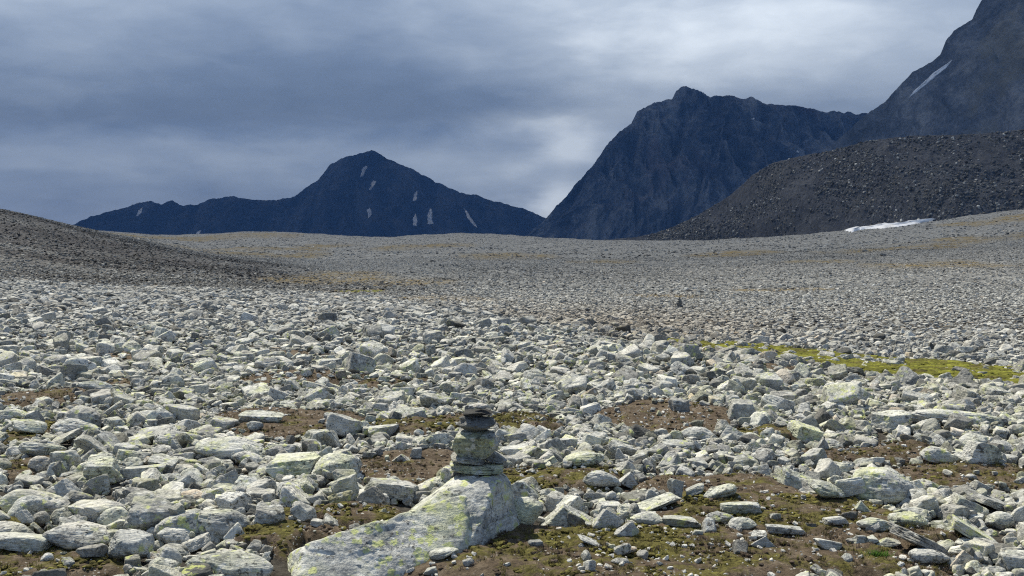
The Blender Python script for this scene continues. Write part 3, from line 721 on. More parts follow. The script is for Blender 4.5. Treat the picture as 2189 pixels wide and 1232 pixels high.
# ------------------------------------------------------------------ scattering
def shape_set(name, kinds, n, lvl, mat, smooth):
    col = bpy.data.collections.new(name)
    for i in range(n):
        me = rock_mesh(kinds[i % len(kinds)], 900 + i * 3 + lvl * 1000 + sum(map(ord, name)), lvl, mat, smooth)
        o = bpy.data.objects.new('%s.%03d' % (name, i), me); col.objects.link(o)
    return col
def scatter(name, P, R, S, I, A, col, kind='stuff', label=None, cat=None):
    me = bpy.data.meshes.new(name); n = len(P)
    me.vertices.add(n); me.vertices.foreach_set('co', np.asarray(P, np.float32).ravel())
    for an, av in (('rot', R), ('scl', S)):
        a = me.attributes.new(an, 'FLOAT_VECTOR', 'POINT'); a.data.foreach_set('vector', np.asarray(av, np.float32).ravel())
    a = me.attributes.new('pick', 'INT', 'POINT'); a.data.foreach_set('value', np.asarray(I, np.int32))
    for an, av in A.items():
        a = me.attributes.new(an, 'FLOAT', 'POINT'); a.data.foreach_set('value', np.asarray(av, np.float32))
    o = link(name, me, None, label, cat, None, kind)
    g = bpy.data.node_groups.new(name, 'GeometryNodeTree')
    g.interface.new_socket('Geometry', in_out='INPUT', socket_type='NodeSocketGeometry'); g.interface.new_socket('Geometry', in_out='OUTPUT', socket_type='NodeSocketGeometry')
    gi, go = g.nodes.new('NodeGroupInput'), g.nodes.new('NodeGroupOutput')
    ip = g.nodes.new('GeometryNodeInstanceOnPoints'); ci = g.nodes.new('GeometryNodeCollectionInfo')
    ci.inputs['Collection'].default_value = col; ci.inputs['Separate Children'].default_value = True; ci.inputs['Reset Children'].default_value = True
    def na(nm, ty):
        q = g.nodes.new('GeometryNodeInputNamedAttribute'); q.data_type = ty; q.inputs[0].default_value = nm; return q.outputs[0]
    g.links.new(gi.outputs[0], ip.inputs['Points']); g.links.new(ci.outputs[0], ip.inputs['Instance']); ip.inputs['Pick Instance'].default_value = True
    g.links.new(na('pick', 'INT'), ip.inputs['Instance Index']); g.links.new(na('rot', 'FLOAT_VECTOR'), ip.inputs['Rotation']); g.links.new(na('scl', 'FLOAT_VECTOR'), ip.inputs['Scale'])
    g.links.new(ip.outputs[0], go.inputs[0])
    md = o.modifiers.new('scatter', 'NODES'); md.node_group = g
    return o
NEARC = shape_set('stone_shape', 'kkswkbsk', 32, 3, ROCK, True)
MIDC = shape_set('chip_shape', 'kswkbs', 24, 2, ROCKFAR, False)
FARC = shape_set('rubble_shape', 'kwsb', 12, 1, ROCKFAR, False)
MOSSC = bpy.data.collections.new('moss_clump')
for i in range(6):
    V, F = rock_verts('b', 60 + i, 3)
    V = V * (1 + .28 * fbm(V[:, 0] * 9, V[:, 1] * 9, V[:, 2] * 9, i, 2))[:, None]
    me = mesh_np('moss_clump', V, F); me.materials.append((MOSS, MOSS, MOSS, EARTH, EARTH, EARTH)[i])
    MOSSC.objects.link(bpy.data.objects.new('moss_clump.%03d' % i, me))
MOSSG = bpy.data.collections.new('moss_cushion')
for i in range(4):
    me = bpy.data.meshes.new_from_object(MOSSC.objects[i % 3]) if False else MOSSC.objects[i % 3].data.copy()
    me.materials.clear(); me.materials.append(MOSSB if i < 3 else MOSS); MOSSG.objects.link(bpy.data.objects.new('moss_cushion.%03d' % i, me))

# -- near field: stones dropped into the lowest places of the height map, the largest first
P_, R_, S_, T_, W_, L_ = [], [], [], [], [], []
def tones(n, r):
    t = np.clip(r.normal(.56, .21, n), .0, 1.05); dkm = r.random(n) < .12; t[dkm] *= r.uniform(-.1, .7, dkm.sum())
    wv = np.where(r.random(n) < .035, r.uniform(.3, .8, n), r.uniform(0, .15, n))
    return t, wv, np.clip(r.normal(.55, .25, n), 0, 1)
def drop(n, dlo, dhi, slo, shi, power, tries, rejsoil=.35, maxrel=.16):
    r = rng
    u = r.random(n); size = slo * (shi / slo) ** (u ** power); size = np.sort(size)[::-1]
    tn, wm, lc = tones(n, r)
    for k in range(n):
        L = size[k]; best = None
        for _ in range(tries):
            y = math.sqrt(r.uniform(dlo ** 2, dhi ** 2)); x = max(-18.9, min(18.9, r.uniform(-1, 1) * (.58 * y + 2.0)))
            i = int((y - HY0) / RES); j = int((x - HX0) / RES)
            if SM[i, j] > 1.5 or (SM[i, j] > rejsoil and r.random() > (.03 if L < .12 else .004)): continue
            rel = HM[i, j] - G0[i, j]
            if best is None or rel < best[0]: best = (rel, x, y, i, j)
        if best is None or best[0] > maxrel: continue
        rel, x, y, i, j = best
        b = L * r.uniform(.55, .9); h = L * r.uniform(.36, .82); yaw = r.uniform(0, math.pi)
        q = max(1, int(L * .30 / RES)); i0, i1, j0, j1 = max(i - q, 0), min(i + q, len(hy) - 1), max(j - q, 0), min(j + q, len(hx) - 1)
        zs = (HM[i0, j0], HM[i0, j1], HM[i1, j0], HM[i1, j1], HM[i, j])
        zb = sorted(zs)[1] * .5 + sum(zs) / 5 * .5
        gx = (HM[i, j1] - HM[i, j0]) / max((j1 - j0) * RES, .01); gy = (HM[i1, j] - HM[i0, j]) / max((i1 - i0) * RES, .01)
        sd = .27; tx = math.atan(max(-.9, min(.9, gy))) * .7 + r.normal() * sd; ty = -math.atan(max(-.9, min(.9, gx))) * .7 + r.normal() * sd
        z0 = zb - h * .22
        P_.append((x, y, z0 + h * .5)); R_.append((tx, ty, yaw)); S_.append((L, b, h)); T_.append(tn[k]); W_.append(wm[k]); L_.append(lc[k])
        raise_hm(x, y, z0 + h * .15, h * .78, L * .46, b * .46, yaw)
drop(500, 8.5, 15, .18, .36, 1.8, 7)
drop(230, 3.7, 8.5, .16, .25, 1.6, 10, maxrel=.08)
drop(1500, 12, 31, .16, .36, 2.0, 5)
drop(6600, 3.7, 13, .07, .19, 1.5, 6)
drop(18500, 12, 31, .06, .19, 1.6, 3)
drop(12500, 3.9, 11, .035, .10, 1.2, 3, .5)
P_, R_, S_, T_, W_, L_ = map(np.array, (P_, R_, S_, T_, W_, L_))
# beyond the lip the stones are smaller and browner
def regional(P, T, W, L):
    x, y = P[:, 0], P[:, 1]; r = x / y
    px = 1094.5 + r * FPX
    lip = np.interp(px, [700, 1000, 1250, 1500, 1850, 2189, 2600], [62, 34, 19.5, 15.5, 13.2, 11.8, 10])
    bey = (y > lip) & (y < lip * 5)
    brown = np.exp(-((px - 1330) / 330) ** 2) * np.exp(-((np.log(y) - math.log(30)) / .55) ** 2) * bey
    W = np.clip(W + brown * .45, 0, 1); T = T * (1 - .30 * brown)
    edge = np.exp(-((np.log(y) - np.log(lip * .97)) / .10) ** 2) * (px > 900); T = T * (1 - .30 * edge)
    L = L * (1 - .85 * sstep(y, 9, 26)); T = T - .13 * sstep(y, 13, 32); T = np.where(y > lip, T * .97, T)
    dk = dark_mask(x, y); T = T - .54 * dk; W = np.clip(W + .14 * dk, 0, 1)
    pl = sstep(y, 60, 160) * (1 - dk); T = T - pl * (.08 + .22 * np.clip(fbm(x / 30, y / 70, 0, 101, 4) + .1, -.5, 1)); W = np.clip(W + .12 * pl + .25 * pl * np.clip(fbm(x / 24, y / 60, 0, 103, 3), 0, 1), 0, 1)
    return T, W, L
T_, W_, L_ = regional(P_, T_, W_, L_)
# the largest of them in the picture are things of their own
pxs = 1094.5 + P_[:, 0] / P_[:, 1] * FPX
_c = (CAMZ - P_[:, 2]) / P_[:, 1]; pys = 616 + FPX * np.tan(np.arctan(_c) - PITCH)
app = S_[:, 0] * (S_[:, 2] + .3 * S_[:, 1]) / P_[:, 1] ** 2
vis = (pxs > 5) & (pxs < 2184) & (pys < 1225) & (P_[:, 2] + S_[:, 2] * .3 > np.array([hm_at(a, b) if hm_at(a, b) is not None else 9 for a, b in P_[:, :2]]) - .03)
order = np.argsort(-np.where(vis, app, 0))
NI = 297 - n_ind
pick = order[:NI]
isind = np.zeros(len(P_), bool); isind[pick] = True
used = set(l for *_, l in NAMED)
NAR = np.array([(a, b) for a, b, _ in NAMED])
def word_tone(t, wm): return 'pinkish' if wm > .45 else 'dark' if t < .36 else 'grey' if t < .55 else 'pale' if t < .74 else 'whitish'
for q in pick:
    px_, py_ = pxs[q], pys[q]
    kd = 'bkswkbsk'[q % 8]; L, b, h = S_[q]
    sz = L / P_[q, 1] * FPX
    kd = kd
    word = {'b': 'rounded', 'k': 'blocky', 's': 'slabby', 'w': 'pointed'}[kd]
    szw = 'small' if sz < 55 else 'medium' if sz < 85 else 'large'
    dd = np.hypot(NAR[:, 0] - px_, (NAR[:, 1] - py_) * 1.8); lab = None
    for j in np.argsort(dd):
        dx, dy = px_ - NAR[j, 0], (py_ - NAR[j, 1]) * 1.8
        far = '' if dd[j] < 110 else 'well '
        rel = ('right of' if dx > 0 else 'left of') if abs(dx) > abs(dy) else ('behind' if dy < 0 else 'in front of')
        ref = NAMED[j][2]
        ref = ref.split(',')[0]
        lab = '%s %s %s rock %s%s the %s' % (szw, word_tone(T_[q], W_[q]), word, far, rel, ref)
        if lab not in used and len(lab.replace('-', ' ').split()) <= 16: break
    used.add(lab)
    me = rock_mesh(kd, 500 + int(q) % 60 * 4 + 'bksw'.index(kd), 4)
    put_rock(me, tuple(P_[q]), tuple(R_[q]), tuple(S_[q]), lab, T_[q], W_[q], L_[q])
rest = ~isind
n = rest.sum()
scatter('loose_stones', P_[rest], R_[rest], S_[rest], rng.integers(0, 32, n), {'tone': T_[rest], 'warm': W_[rest], 'lichen': L_[rest]}, NEARC)

# -- middle and far field
def field(name, n, dlo, dhi, s0, s1, spread, col, ncol, sink=.25, flat=.45, dens=2.0):
    r = rng
    y = (r.uniform(dlo ** dens, dhi ** dens, n)) ** (1 / dens); x = r.uniform(-spread, spread, n) * y
    px = 1094.5 + x / y * FPX
    L = s0 * (s1 / s0) ** (r.random(n) ** 1.7)
    lip = np.interp(px, [700, 1000, 1250, 1500, 1850, 2189, 2600], [62, 34, 19.5, 15.5, 13.2, 11.8, 10])
    L = np.where(y > lip, L * .72, L)
    b = L * r.uniform(.5, .95, n); h = L * r.uniform(.22, .62, n) * np.where(y > lip, .75, 1)
    z = ground_z(x, y)
    P = np.stack([x, y, z + h * (.5 - sink)], 1)
    R = np.stack([r.normal(0, .25, n), r.normal(0, .25, n), r.uniform(0, 6.28, n)], 1)
    T, W, Lc = tones(n, r); T, W, Lc = regional(P, T, W, Lc)
    gm = ell(x, y, GRN) if dhi < 200 else 0 * x
    oc = ell(x, y, OCH) if dhi > 40 else 0 * x
    k = (r.random(n) > .72 * (gm > .45)) & (r.random(n) > .5 * (oc > .4))
    W = np.clip(W + .25 * oc, 0, 1)
    scatter(name, P[k], R[k], np.stack([L, b, h], 1)[k], r.integers(0, ncol, k.sum()), {'tone': T[k], 'warm': W[k], 'lichen': Lc[k]}, col)
field('gravel', 30000, 11, 31, .06, .16, .62, NEARC, 32, .2)
field('rubble', 105000, 30, 80, .08, .36, .60, MIDC, 24)
field('scree', 150000, 78, 240, .12, .52, .53, MIDC, 24, dens=1.6)
field('field_boulders', 260, 150, 800, .9, 2.4, .50, MIDC, 24, .3, dens=1.3)
field('distant_rubble', 90000, 235, 950, .35, 1.3, .51, FARC, 12, dens=1.4)

# -- pebbles, moss tufts and crumbs on the bare earth
n = 60000
y = rng.uniform(4.2 ** 1.2, 14 ** 1.2, n) ** (1 / 1.2); x = rng.uniform(-.58, .58, n) * y
s, m = soil_mask(x, y)
free = np.array([(lambda h: h is not None and h < g + .05)(hm_at(a, b)) for a, b, g in zip(x, y, ground_z(x, y))])
cl = fbm(x * 1.8, y * 1.8, 0, 71, 3)
k = (s > .3) & free & (cl + rng.normal(0, .3, n) > .0)
k &= rng.random(n) < .5
L = .008 + .035 * rng.random(n) ** 4
z = ground_z(x, y) + L * .12
Pp = np.stack([x, y, z], 1); np_ = int(k.sum())
scatter('pebbles', Pp[k], rng.uniform(-.4, 6, (np_, 3)) * np.array([.1, .1, 1]), np.stack([L, L * .75, L * .5], 1)[k], rng.integers(0, 24, np_),
        {'tone': rng.uniform(.5, .95, np_), 'warm': rng.uniform(0, .3, np_), 'lichen': np.zeros(np_)}, MIDC)
n = 70000
y = rng.uniform(4.2 ** 1.2, 13 ** 1.2, n) ** (1 / 1.2); x = rng.uniform(-.58, .58, n) * y
s, m = soil_mask(x, y)
mm = m + fbm(x * 2.3, y * 2.3, 0, 77, 4) * .8
free = np.array([(lambda h: h is not None and h < g + .05)(hm_at(a, b)) for a, b, g in zip(x, y, ground_z(x, y))])
ed = (s > .02) & free
mossy = mm > .52
L = rng.uniform(.012, .042, n)
k = ed & ((mossy & (rng.random(n) < .7)) | (rng.random(n) < .12))
pk_ = np.where(mossy, rng.integers(0, 3, n), rng.integers(3, 6, n))
Pp = np.stack([x, y, ground_z(x, y) + L * .02], 1); np_ = int(k.sum())
scatter('moss', Pp[k], np.stack([rng.normal(0, .1, np_), rng.normal(0, .1, np_), rng.uniform(0, 6, np_)], 1), np.stack([L, L * .8, L * .42], 1)[k], pk_[k], {}, MOSSC)
TURFC = bpy.data.collections.new('turf_clump')
for i in range(5):
    V, F = [], []
    for _ in range(16):
        x0, y0 = random.gauss(0, .30), random.gauss(0, .30); a = random.uniform(0, 6.28); ln = random.uniform(.2, .8); h = random.uniform(.5, 1.2); dx, dy = math.cos(a), math.sin(a); b = len(V)
        for k in range(3):
            t = k / 2; q = .05 * (1 - t * .9); cxx, cyy = x0 + dx * ln * t * t, y0 + dy * ln * t * t
            V += [(cxx - dy * q, cyy + dx * q, h * t), (cxx + dy * q, cyy - dx * q, h * t)]
        for k in range(2): F.append((b + 2 * k, b + 2 * k + 1, b + 2 * k + 3, b + 2 * k + 2))
    me = bpy.data.meshes.new('turf_clump'); me.from_pydata(V, [], F); me.materials.append((MOSS, EARTH, MOSS, EARTH, MOSS)[i]); TURFC.objects.link(bpy.data.objects.new('turf_clump.%03d' % i, me))
n = 30000
y = rng.uniform(4.2 ** 1.2, 12 ** 1.2, n) ** (1 / 1.2); x = rng.uniform(-.58, .58, n) * y
s, m = soil_mask(x, y); k = (s > .15) & (fbm(x * 2.6, y * 2.6, 0, 79, 3) + rng.normal(0, .2, n) > 0); L = rng.uniform(.012, .030, n); np_ = int(k.sum())
scatter('turf', np.stack([x, y, ground_z(x, y) + .004], 1)[k], np.stack([0 * L, 0 * L, rng.uniform(0, 6, n)], 1)[k], np.stack([L, L, L * .8], 1)[k], rng.integers(0, 5, np_), {}, TURFC)
n = 26000
y = rng.uniform(10, 34, n); x = rng.uniform(.05, .56, n) * y
gm = ell(x, y, GRN); k = (gm > .2) & (fbm(x * 1.3, y * .9, 0, 61, 3) > -.55)
L = rng.uniform(.10, .30, n); np_ = int(k.sum())
scatter('bright_moss', np.stack([x, y, ground_z(x, y) + L * .05], 1)[k], np.stack([rng.normal(0, .08, np_), rng.normal(0, .08, np_), rng.uniform(0, 6, np_)], 1), np.stack([L, L * .8, L * .30], 1)[k], rng.integers(0, 4, np_), {}, MOSSG)

# -- boulders on the moraine
def on_surface(V, n, tlo, thi, x0px, x1px):
    r = rng; nb = 13
    i = r.integers(nb + int(tlo * 130), nb + int(thi * 129), n); j = r.integers(0, V.shape[1] - 1, n); a, b = r.random((2, n))
    i = np.minimum(i, V.shape[0] - 2)
    p = V[i, j] * ((1 - a) * (1 - b))[:, None] + V[i + 1, j] * (a * (1 - b))[:, None] + V[i, j + 1] * ((1 - a) * b)[:, None] + V[i + 1, j + 1] * (a * b)[:, None]
    px = 1094.5 + p[:, 0] / p[:, 1] * FPX
    return p[(px > x0px) & (px < x1px)]
pm = on_surface(MV, 75000, 0, .95, 1240, 2500)
kk = fbm(pm[:, 0] / 22, pm[:, 1] / 60, pm[:, 2] / 26, 81, 4) * 1.6 + rng.normal(0, .25, len(pm)) > -.22
pm = pm[kk]; n = len(pm)
L = .28 * (2.0 / .28) ** (rng.random(n) ** 2.8)
scatter('moraine_rubble', pm, rng.uniform(-1, 1, (n, 3)) * np.array([.6, .6, 3.1]), np.stack([L, L * .8, L * .65], 1), rng.integers(0, 12, n),
        {'tone': np.clip(rng.normal(-.12, .09, n) + (rng.random(n) < .13) * rng.uniform(.15, .75, n), -.28, .9), 'warm': np.where(rng.random(n) < .12, .6, .12), 'lichen': np.zeros(n)}, FARC)

# ------------------------------------------------------------------ snow
def snow(poly, bvh, label, thick, group, ground=False):
    c = np.array(poly, float); n = len(c)
    B = []
    for i in range(n):
        a, b = c[i], c[(i + 1) % n]; m = 5
        for q in range(m): B.append(a + (b - a) * q / m)
    B = np.array(B); cen = B.mean(0)
    jit = np.array([fbm(b[0] * .6, b[1] * .45, 0, 5, 3) for b in B]); ext = abs(sum(c[q][0] * c[q - 1][1] - c[q - 1][0] * c[q][1] for q in range(n))) / 2 / np.hypot(*np.ptp(c, axis=0))
    B = B + (B - cen) / (np.linalg.norm(B - cen, axis=1)[:, None] + 1e-6) * (jit * ext * .45)[:, None]
    V, F, nb = [], [], len(B)
    rings = [1.0, .93, .75, .5, .25]
    orig = Vector((0, 0, CAMZ))
    def hit(p, h):
        ax, ez = ray(p[0], p[1]); d = Vector((float(ax), 1, float(ez))).normalized()
        if ground:
            D = gdepth(p[0], p[1]); x = float(ax) * D
            loc, nr = Vector((x, D, float(ground_z(x, D)))), Vector((0, 0, 1))
            l2, n2, *_ = bvh.ray_cast(orig, d)
            if l2 is not None and l2.y < loc.y: loc, nr = l2, (n2 if n2.z > 0 else -n2)
        else:
            loc, nr, *_ = bvh.ray_cast(orig, d)
            if loc is None: return None
            if nr.dot(d) > 0: nr = -nr
        return loc + nr * h
    for ri, s in enumerate(rings):
        for p in B:
            q = hit(cen + (p - cen) * s, thick * (-.4, .8, 1.2, 1.4, 1.4)[ri])
            V.append(q if q is not None else V[-1])
    V.append(hit(cen, thick * 1.4))
    for ri in range(len(rings) - 1):
        for i in range(nb):
            a, b = ri * nb + i, ri * nb + (i + 1) % nb; F.append((a, b, b + nb, a + nb))
    F2 = [((len(rings) - 1) * nb + i, (len(rings) - 1) * nb + (i + 1) % nb, len(V) - 1) for i in range(nb)]
    me = bpy.data.meshes.new('snow_patch'); me.from_pydata([tuple(v) for v in V], [], F + F2)
    for p in me.polygons: p.use_smooth = True
    link('snow_patch', me, SNOW, label, 'snow patch', group)
z8 = lambda L: [(100 + a / 1.9035, 300 + b / 1.9035) for a, b in L]
GS = 'snow patches on the mountains'
for L, lab in [
 ([(1275, 152), (1281, 122), (1291, 106), (1307, 104), (1297, 125), (1288, 146)], 'topmost snow streak on the far peak just below its summit'),
 ([(1318, 178), (1330, 163), (1343, 167), (1330, 186), (1319, 206), (1310, 201), (1321, 188)], 'second snow streak down from the summit of the far peak'),
 ([(1306, 302), (1302, 282), (1313, 274), (1323, 288), (1319, 313), (1307, 317)], 'third snow streak down, below the summit of the far peak'),
 ([(1489, 247), (1494, 220), (1505, 206), (1509, 222), (1501, 247)], 'thin snow streak high on the right flank of the far peak'),
 ([(1490, 348), (1492, 315), (1501, 299), (1508, 318), (1505, 350)], 'narrow upright snow patch low on the far peak'),
 ([(1550, 337), (1548, 308), (1559, 276), (1568, 284), (1567, 315), (1573, 341), (1560, 342)], 'widest upright snow patch low on the far peak'),
 ([(1696, 277), (1709, 288), (1724, 313), (1746, 343), (1752, 356), (1736, 348), (1713, 318)], 'slanting snow gully at the right of the far peak'),
 ([(364, 308), (373, 285), (390, 273), (386, 292), (371, 308)], 'small snow patch on the left shoulder of the far ridge'),
 ([(602, 387), (615, 370), (631, 363), (621, 380), (610, 388)], 'small snow patch low on the far ridge above the plain')]:
    snow(z8(L), bv1, lab, 1.6, GS)
snow([(1940, 212), (1951, 198), (1974, 177), (1998, 155), (2020, 140), (2037, 127), (2024, 144), (1999, 165), (1971, 188)], bv3, 'long slanting snow gully on the scree mountain', 1.0, GS)
snow([(1701, 326), (1704, 322), (1709, 323), (1708, 327)], bv2, 'tiny snow speck just above the moraine crest', 2.0, GS)
snow([(1606, 256), (1608, 252), (1612, 253), (1611, 257)], bv2, 'tiny snow speck high on the dark craggy mountain', 2.0, GS)
snow([(1796, 497), (1812, 491), (1850, 485), (1885, 481), (1930, 476), (1975, 471), (2003, 468), (1988, 475), (1950, 481), (1905, 487), (1850, 493), (1820, 497)], bv4,
     'white snow bank at the foot of the dark moraine', 1.3, GS, True)

# ------------------------------------------------------------------ the boulder under the cairn
def base_boulder():
    """an angular block with a long low arm to the left, each bounded by its own fracture planes"""
    P, F = ico(6)
    def body(c, planes, k, seed):
        c = np.array(c); N = np.array([p[0] for p in planes], float); N /= np.linalg.norm(N, axis=1)[:, None]
        d = np.sum((np.array([p[1] for p in planes]) - c) * N, 1)
        q = np.maximum(P @ N.T, 0) / d
        q = q * (1 + .05 * np.stack([fbm(P[:, 0] * 2.3 + i_ * 7, P[:, 1] * 2.3, P[:, 2] * 2.3, seed + i_, 3) for i_ in range(len(d))], 1))
        V = c + P * (np.sum(q ** k, 1) ** (-1 / k))[:, None]
        n = .013 * fbm(V[:, 0] * 6, V[:, 1] * 6, V[:, 2] * 9, seed, 4, .6) + .004 * fbm(V[:, 0] * 34, V[:, 1] * 34, V[:, 2] * 60, seed + 3, 3, .6)
        st = V[:, 0] * .45 + V[:, 2] * 1.5 - V[:, 1] * .3 + .12 * fbm(V[:, 0] * 3, V[:, 1] * 3, V[:, 2] * 3, seed + 5, 3)
        n -= .010 * sstep(np.abs((st * 4.3) % 1 - .5), .42, .5) * (fbm(V[:, 0] * 4, V[:, 1] * 4, V[:, 2] * 4, seed + 6, 2) > -.1)
        n -= .05 * np.clip(fbm(V[:, 0] * 5 + 3, V[:, 1] * 5, V[:, 2] * 7, seed + 8, 3) - .22, 0, 1)
        return V + P * n[:, None]
    A = body((-.20, 5.70, .05), [((-.03, -.04, 1), (-.12, 5.8, .305)), ((-.50, -.05, .86), (-.27, 5.75, .305)), ((-.15, -.66, .74), (-.10, 5.69, .30)), ((.80, -.50, .116), (-.055, 5.72, .27)),
             ((.97, .1, .2), (.025, 5.9, .10)), ((0, 1, .25), (-.1, 6.05, .1)), ((0, 0, -1), (0, 5.6, -.20)), ((-.10, -.95, .30), (-.30, 5.35, 0)), ((-1, 0, .1), (-.85, 5.6, 0)), ((.5, .1, .85), (.00, 5.85, .27)), ((-.7, .5, .5), (-.45, 5.80, .22))], 26, 91)
    B = body((-.70, 5.38, -.04), [((-.37, .35, .93), (-1.0, 5.25, .106)), ((.16, -.60, .78), (-1.0, 5.25, .106)), ((.45, -.85, .32), (-.80, 5.075, 0)), ((-.10, -.95, .25), (-.95, 5.05, 0)), ((-.92, -.30, .16), (-1.045, 5.2, .02)), ((-.62, -.50, .60), (-.995, 5.20, .085)),
             ((.0, 1, .2), (-.75, 5.72, .0)), ((.9, -.2, .2), (-.20, 5.50, .05)), ((0, 0, -1), (0, 5.3, -.28))], 26, 131)
    me = mesh_np('boulder', np.vstack([A, B]), np.vstack([F, F + len(P)])); me.materials.append(ROCK)
    o = link('boulder', me, None, 'long pale boulder splashed with yellow lichen under the cairn', 'boulder')
    o['tone'] = .56; o['warm'] = 0.0; o['lichen'] = 2.0
    return o
bb = base_boulder()

# ------------------------------------------------------------------ the cairn, one thing for each stone
CD = 5.93
def cairn_stone(x0, y0, x1, y1, kd, roll, tone, warm, lich, label, seed, dep=None, dy=0.0, prof=None, flip=False, D=CD):
    W = (x1 - x0) * D / FPX; Hh = (y1 - y0) * D / FPX; ax, ez = ray((x0 + x1) / 2, (y0 + y1) / 2); dep = dep or W * .8; Hh -= dep * .157 * .6
    V, F = rock_verts(kd, seed, 5)
    if prof:                                           # half width at each height, bottom to top
        zs = np.linspace(-.5, .5, len(prof)); k = np.interp(V[:, 2], zs, [p[1] for p in prof]); l = np.interp(V[:, 2], zs, [p[0] for p in prof])
        # remap x so that the outline follows the left and right limits
        wd = np.array([np.abs(V[np.abs(V[:, 2] - z) < .05][:, 0]).max() if (np.abs(V[:, 2] - z) < .05).any() else .3 for z in np.linspace(-.48, .48, 25)])
        cur = np.interp(V[:, 2], np.linspace(-.48, .48, 25), np.maximum(wd, .12))
        u = np.clip(V[:, 0] / cur, -1, 1); V[:, 0] = l + (k - l) * (u + 1) / 2 - .5
    me = mesh_np('cairn_stone', V, F); me.materials.append(ROCK)
    o = put_rock(me, (float(ax) * D, D + dy, CAMZ + float(ez) * D), (0, math.radians(roll), 0), (W * 1.02, dep, Hh * 1.08), label, tone, warm, lich,
                 'stones stacked in the cairn', 'cairn_stone', 'cairn stone')
    return o
cairn_stone(964, 1008, 990, 1023, 'k', 0, .26, .2, .1, 'dark wedge stone propping the left of the bottom cairn slab', 701, .10)
cairn_stone(975, 1007, 1068, 1020, 's', 2, .52, .0, .2, 'thin pale slab at the bottom of the cairn', 702, .2)
cairn_stone(961, 986, 1077, 1010, 's', 1, .50, .0, 1.0, 'wide layered slab low in the cairn with yellow-green lichen edge', 703, .24)
cairn_stone(962, 969, 1040, 991, 's', 4, .30, .1, .1, 'dark grey slab under the big lichened cairn rock', 704, .2)
cairn_stone(1034, 967, 1086, 990, 'w', 8, .38, .0, .1, 'smooth grey lump on the right of the layered cairn slab', 705, .14, .04)
cairn_stone(966, 915, 1069, 982, 'k', 0, .50, .0, 1.2, 'biggest cairn rock, mottled with dark and yellow lichen', 706, .22,
            prof=[(.20, .76), (.10, .86), (.02, .96), (.0, 1.0), (.05, .97), (.09, .93), (.16, .88)])
cairn_stone(975, 886, 1066, 924, 'b', 0, .10, .0, .0, 'smooth charcoal cairn stone shaped like a bowl', 707, .19,
            prof=[(.22, .66), (.10, .82), (.02, .88), (.0, .94), (.02, 1.0), (.06, .96)])['plain'] = .6
cairn_stone(1004, 886, 1022, 889.5, 's', 0, .4, 0, 0, 'tiny chip wedged under the dark slate of the cairn', 708, .06)
cairn_stone(991, 875.5, 1054, 889, 's', -2, -.18, .0, .0, 'flat black slate near the top of the cairn', 709, .15)['plain'] = .7
_o = cairn_stone(1011, 861.5, 1043, 877, 'b', 0, 1.1, .2, .1, 'small pale pebble crowning the cairn', 710, .08); _o['plain'] = .8

# ------------------------------------------------------------------ far cairns and standing stones
def small_cairn(px, py, hpx, wpx, label):
    D = gdepth(px, py); ax, _ = ray(px, py); x = float(ax) * D; z = float(ground_z(x, D))
    Hh = hpx * D / FPX; W = wpx * D / FPX
    Vs, Fs, off = [], [], 0; zz = z - .05 * Hh
    for k, (wr, hr) in enumerate([(1, .26), (.8, .26), (.62, .2), (.42, .18), (.25, .17)]):
        V, F = rock_verts('ksb'[k % 3], 800 + k + int(px), 3)
        V = V * np.array([W * wr, W * wr * .8, Hh * hr * 1.12]) + np.array([x + W * .05 * random.uniform(-1, 1), D, zz + Hh * hr * .5]); zz += Hh * hr
        Vs.append(V); Fs.append(F + off); off += len(V)
    me = mesh_np('cairn', np.vstack(Vs), np.vstack(Fs), True); me.materials.append(ROCKFAR)
    o = link('cairn', me, None, label, 'cairn', 'small cairns far out on the stony plain'); o['tone'] = .02; o['warm'] = .1; o['lichen'] = 0.0
small_cairn(1452, 657, 21, 17, 'dark small cairn on the pale plain right of centre')
small_cairn(983, 596, 9, 6, 'tiny dark cairn on the plain straight above the big cairn')
small_cairn(1110, 617, 8, 5, 'tiny dark cairn right of the one above the big cairn')
small_cairn(1171, 621, 7, 5, 'tiny cairn furthest right in the row on the grey plain')
for i, (px, py, hp, wp, lab) in enumerate([(905, 567, 4, 4, 'leftmost dark upright stone on the far plain'), (913, 567, 6, 5, 'thick dark stone second from left on the far plain'),
        (930, 570, 4, 3, 'faint low upright stone on the far plain'), (941, 569, 5, 4, 'slanting dark stone in the middle of the far row'), (948, 571, 6, 2.5, 'tallest thin dark stone in the far row'),
        (957, 568, 4, 3, 'small dark stone right of the tallest thin stone'), (969, 569, 4, 3, 'dark stone left of the paired far stones'), (977, 569, 5, 6, 'broad dark stone at the right of the far row'),
        (1075, 563, 5, 5, 'lone dark block right of the far row of stones')]):
    D = gdepth(px, py); ax, _ = ray(px, py); x = float(ax) * D; z = float(ground_z(x, D)); me = rock_mesh('w', 400 + i, 3, ROCKFAR)
    o = link('standing_stone', me, None, lab, 'standing stone', 'dark upright stones on the far plain')
    o.location = (x, D, z + hp * D / FPX * .45); o.rotation_euler = (0, random.uniform(-.3, .4), 0); o.scale = (wp * D / FPX, wp * D / FPX * .7, hp * D / FPX * 1.1)
    o['tone'] = .0; o['warm'] = .1; o['lichen'] = 0.0

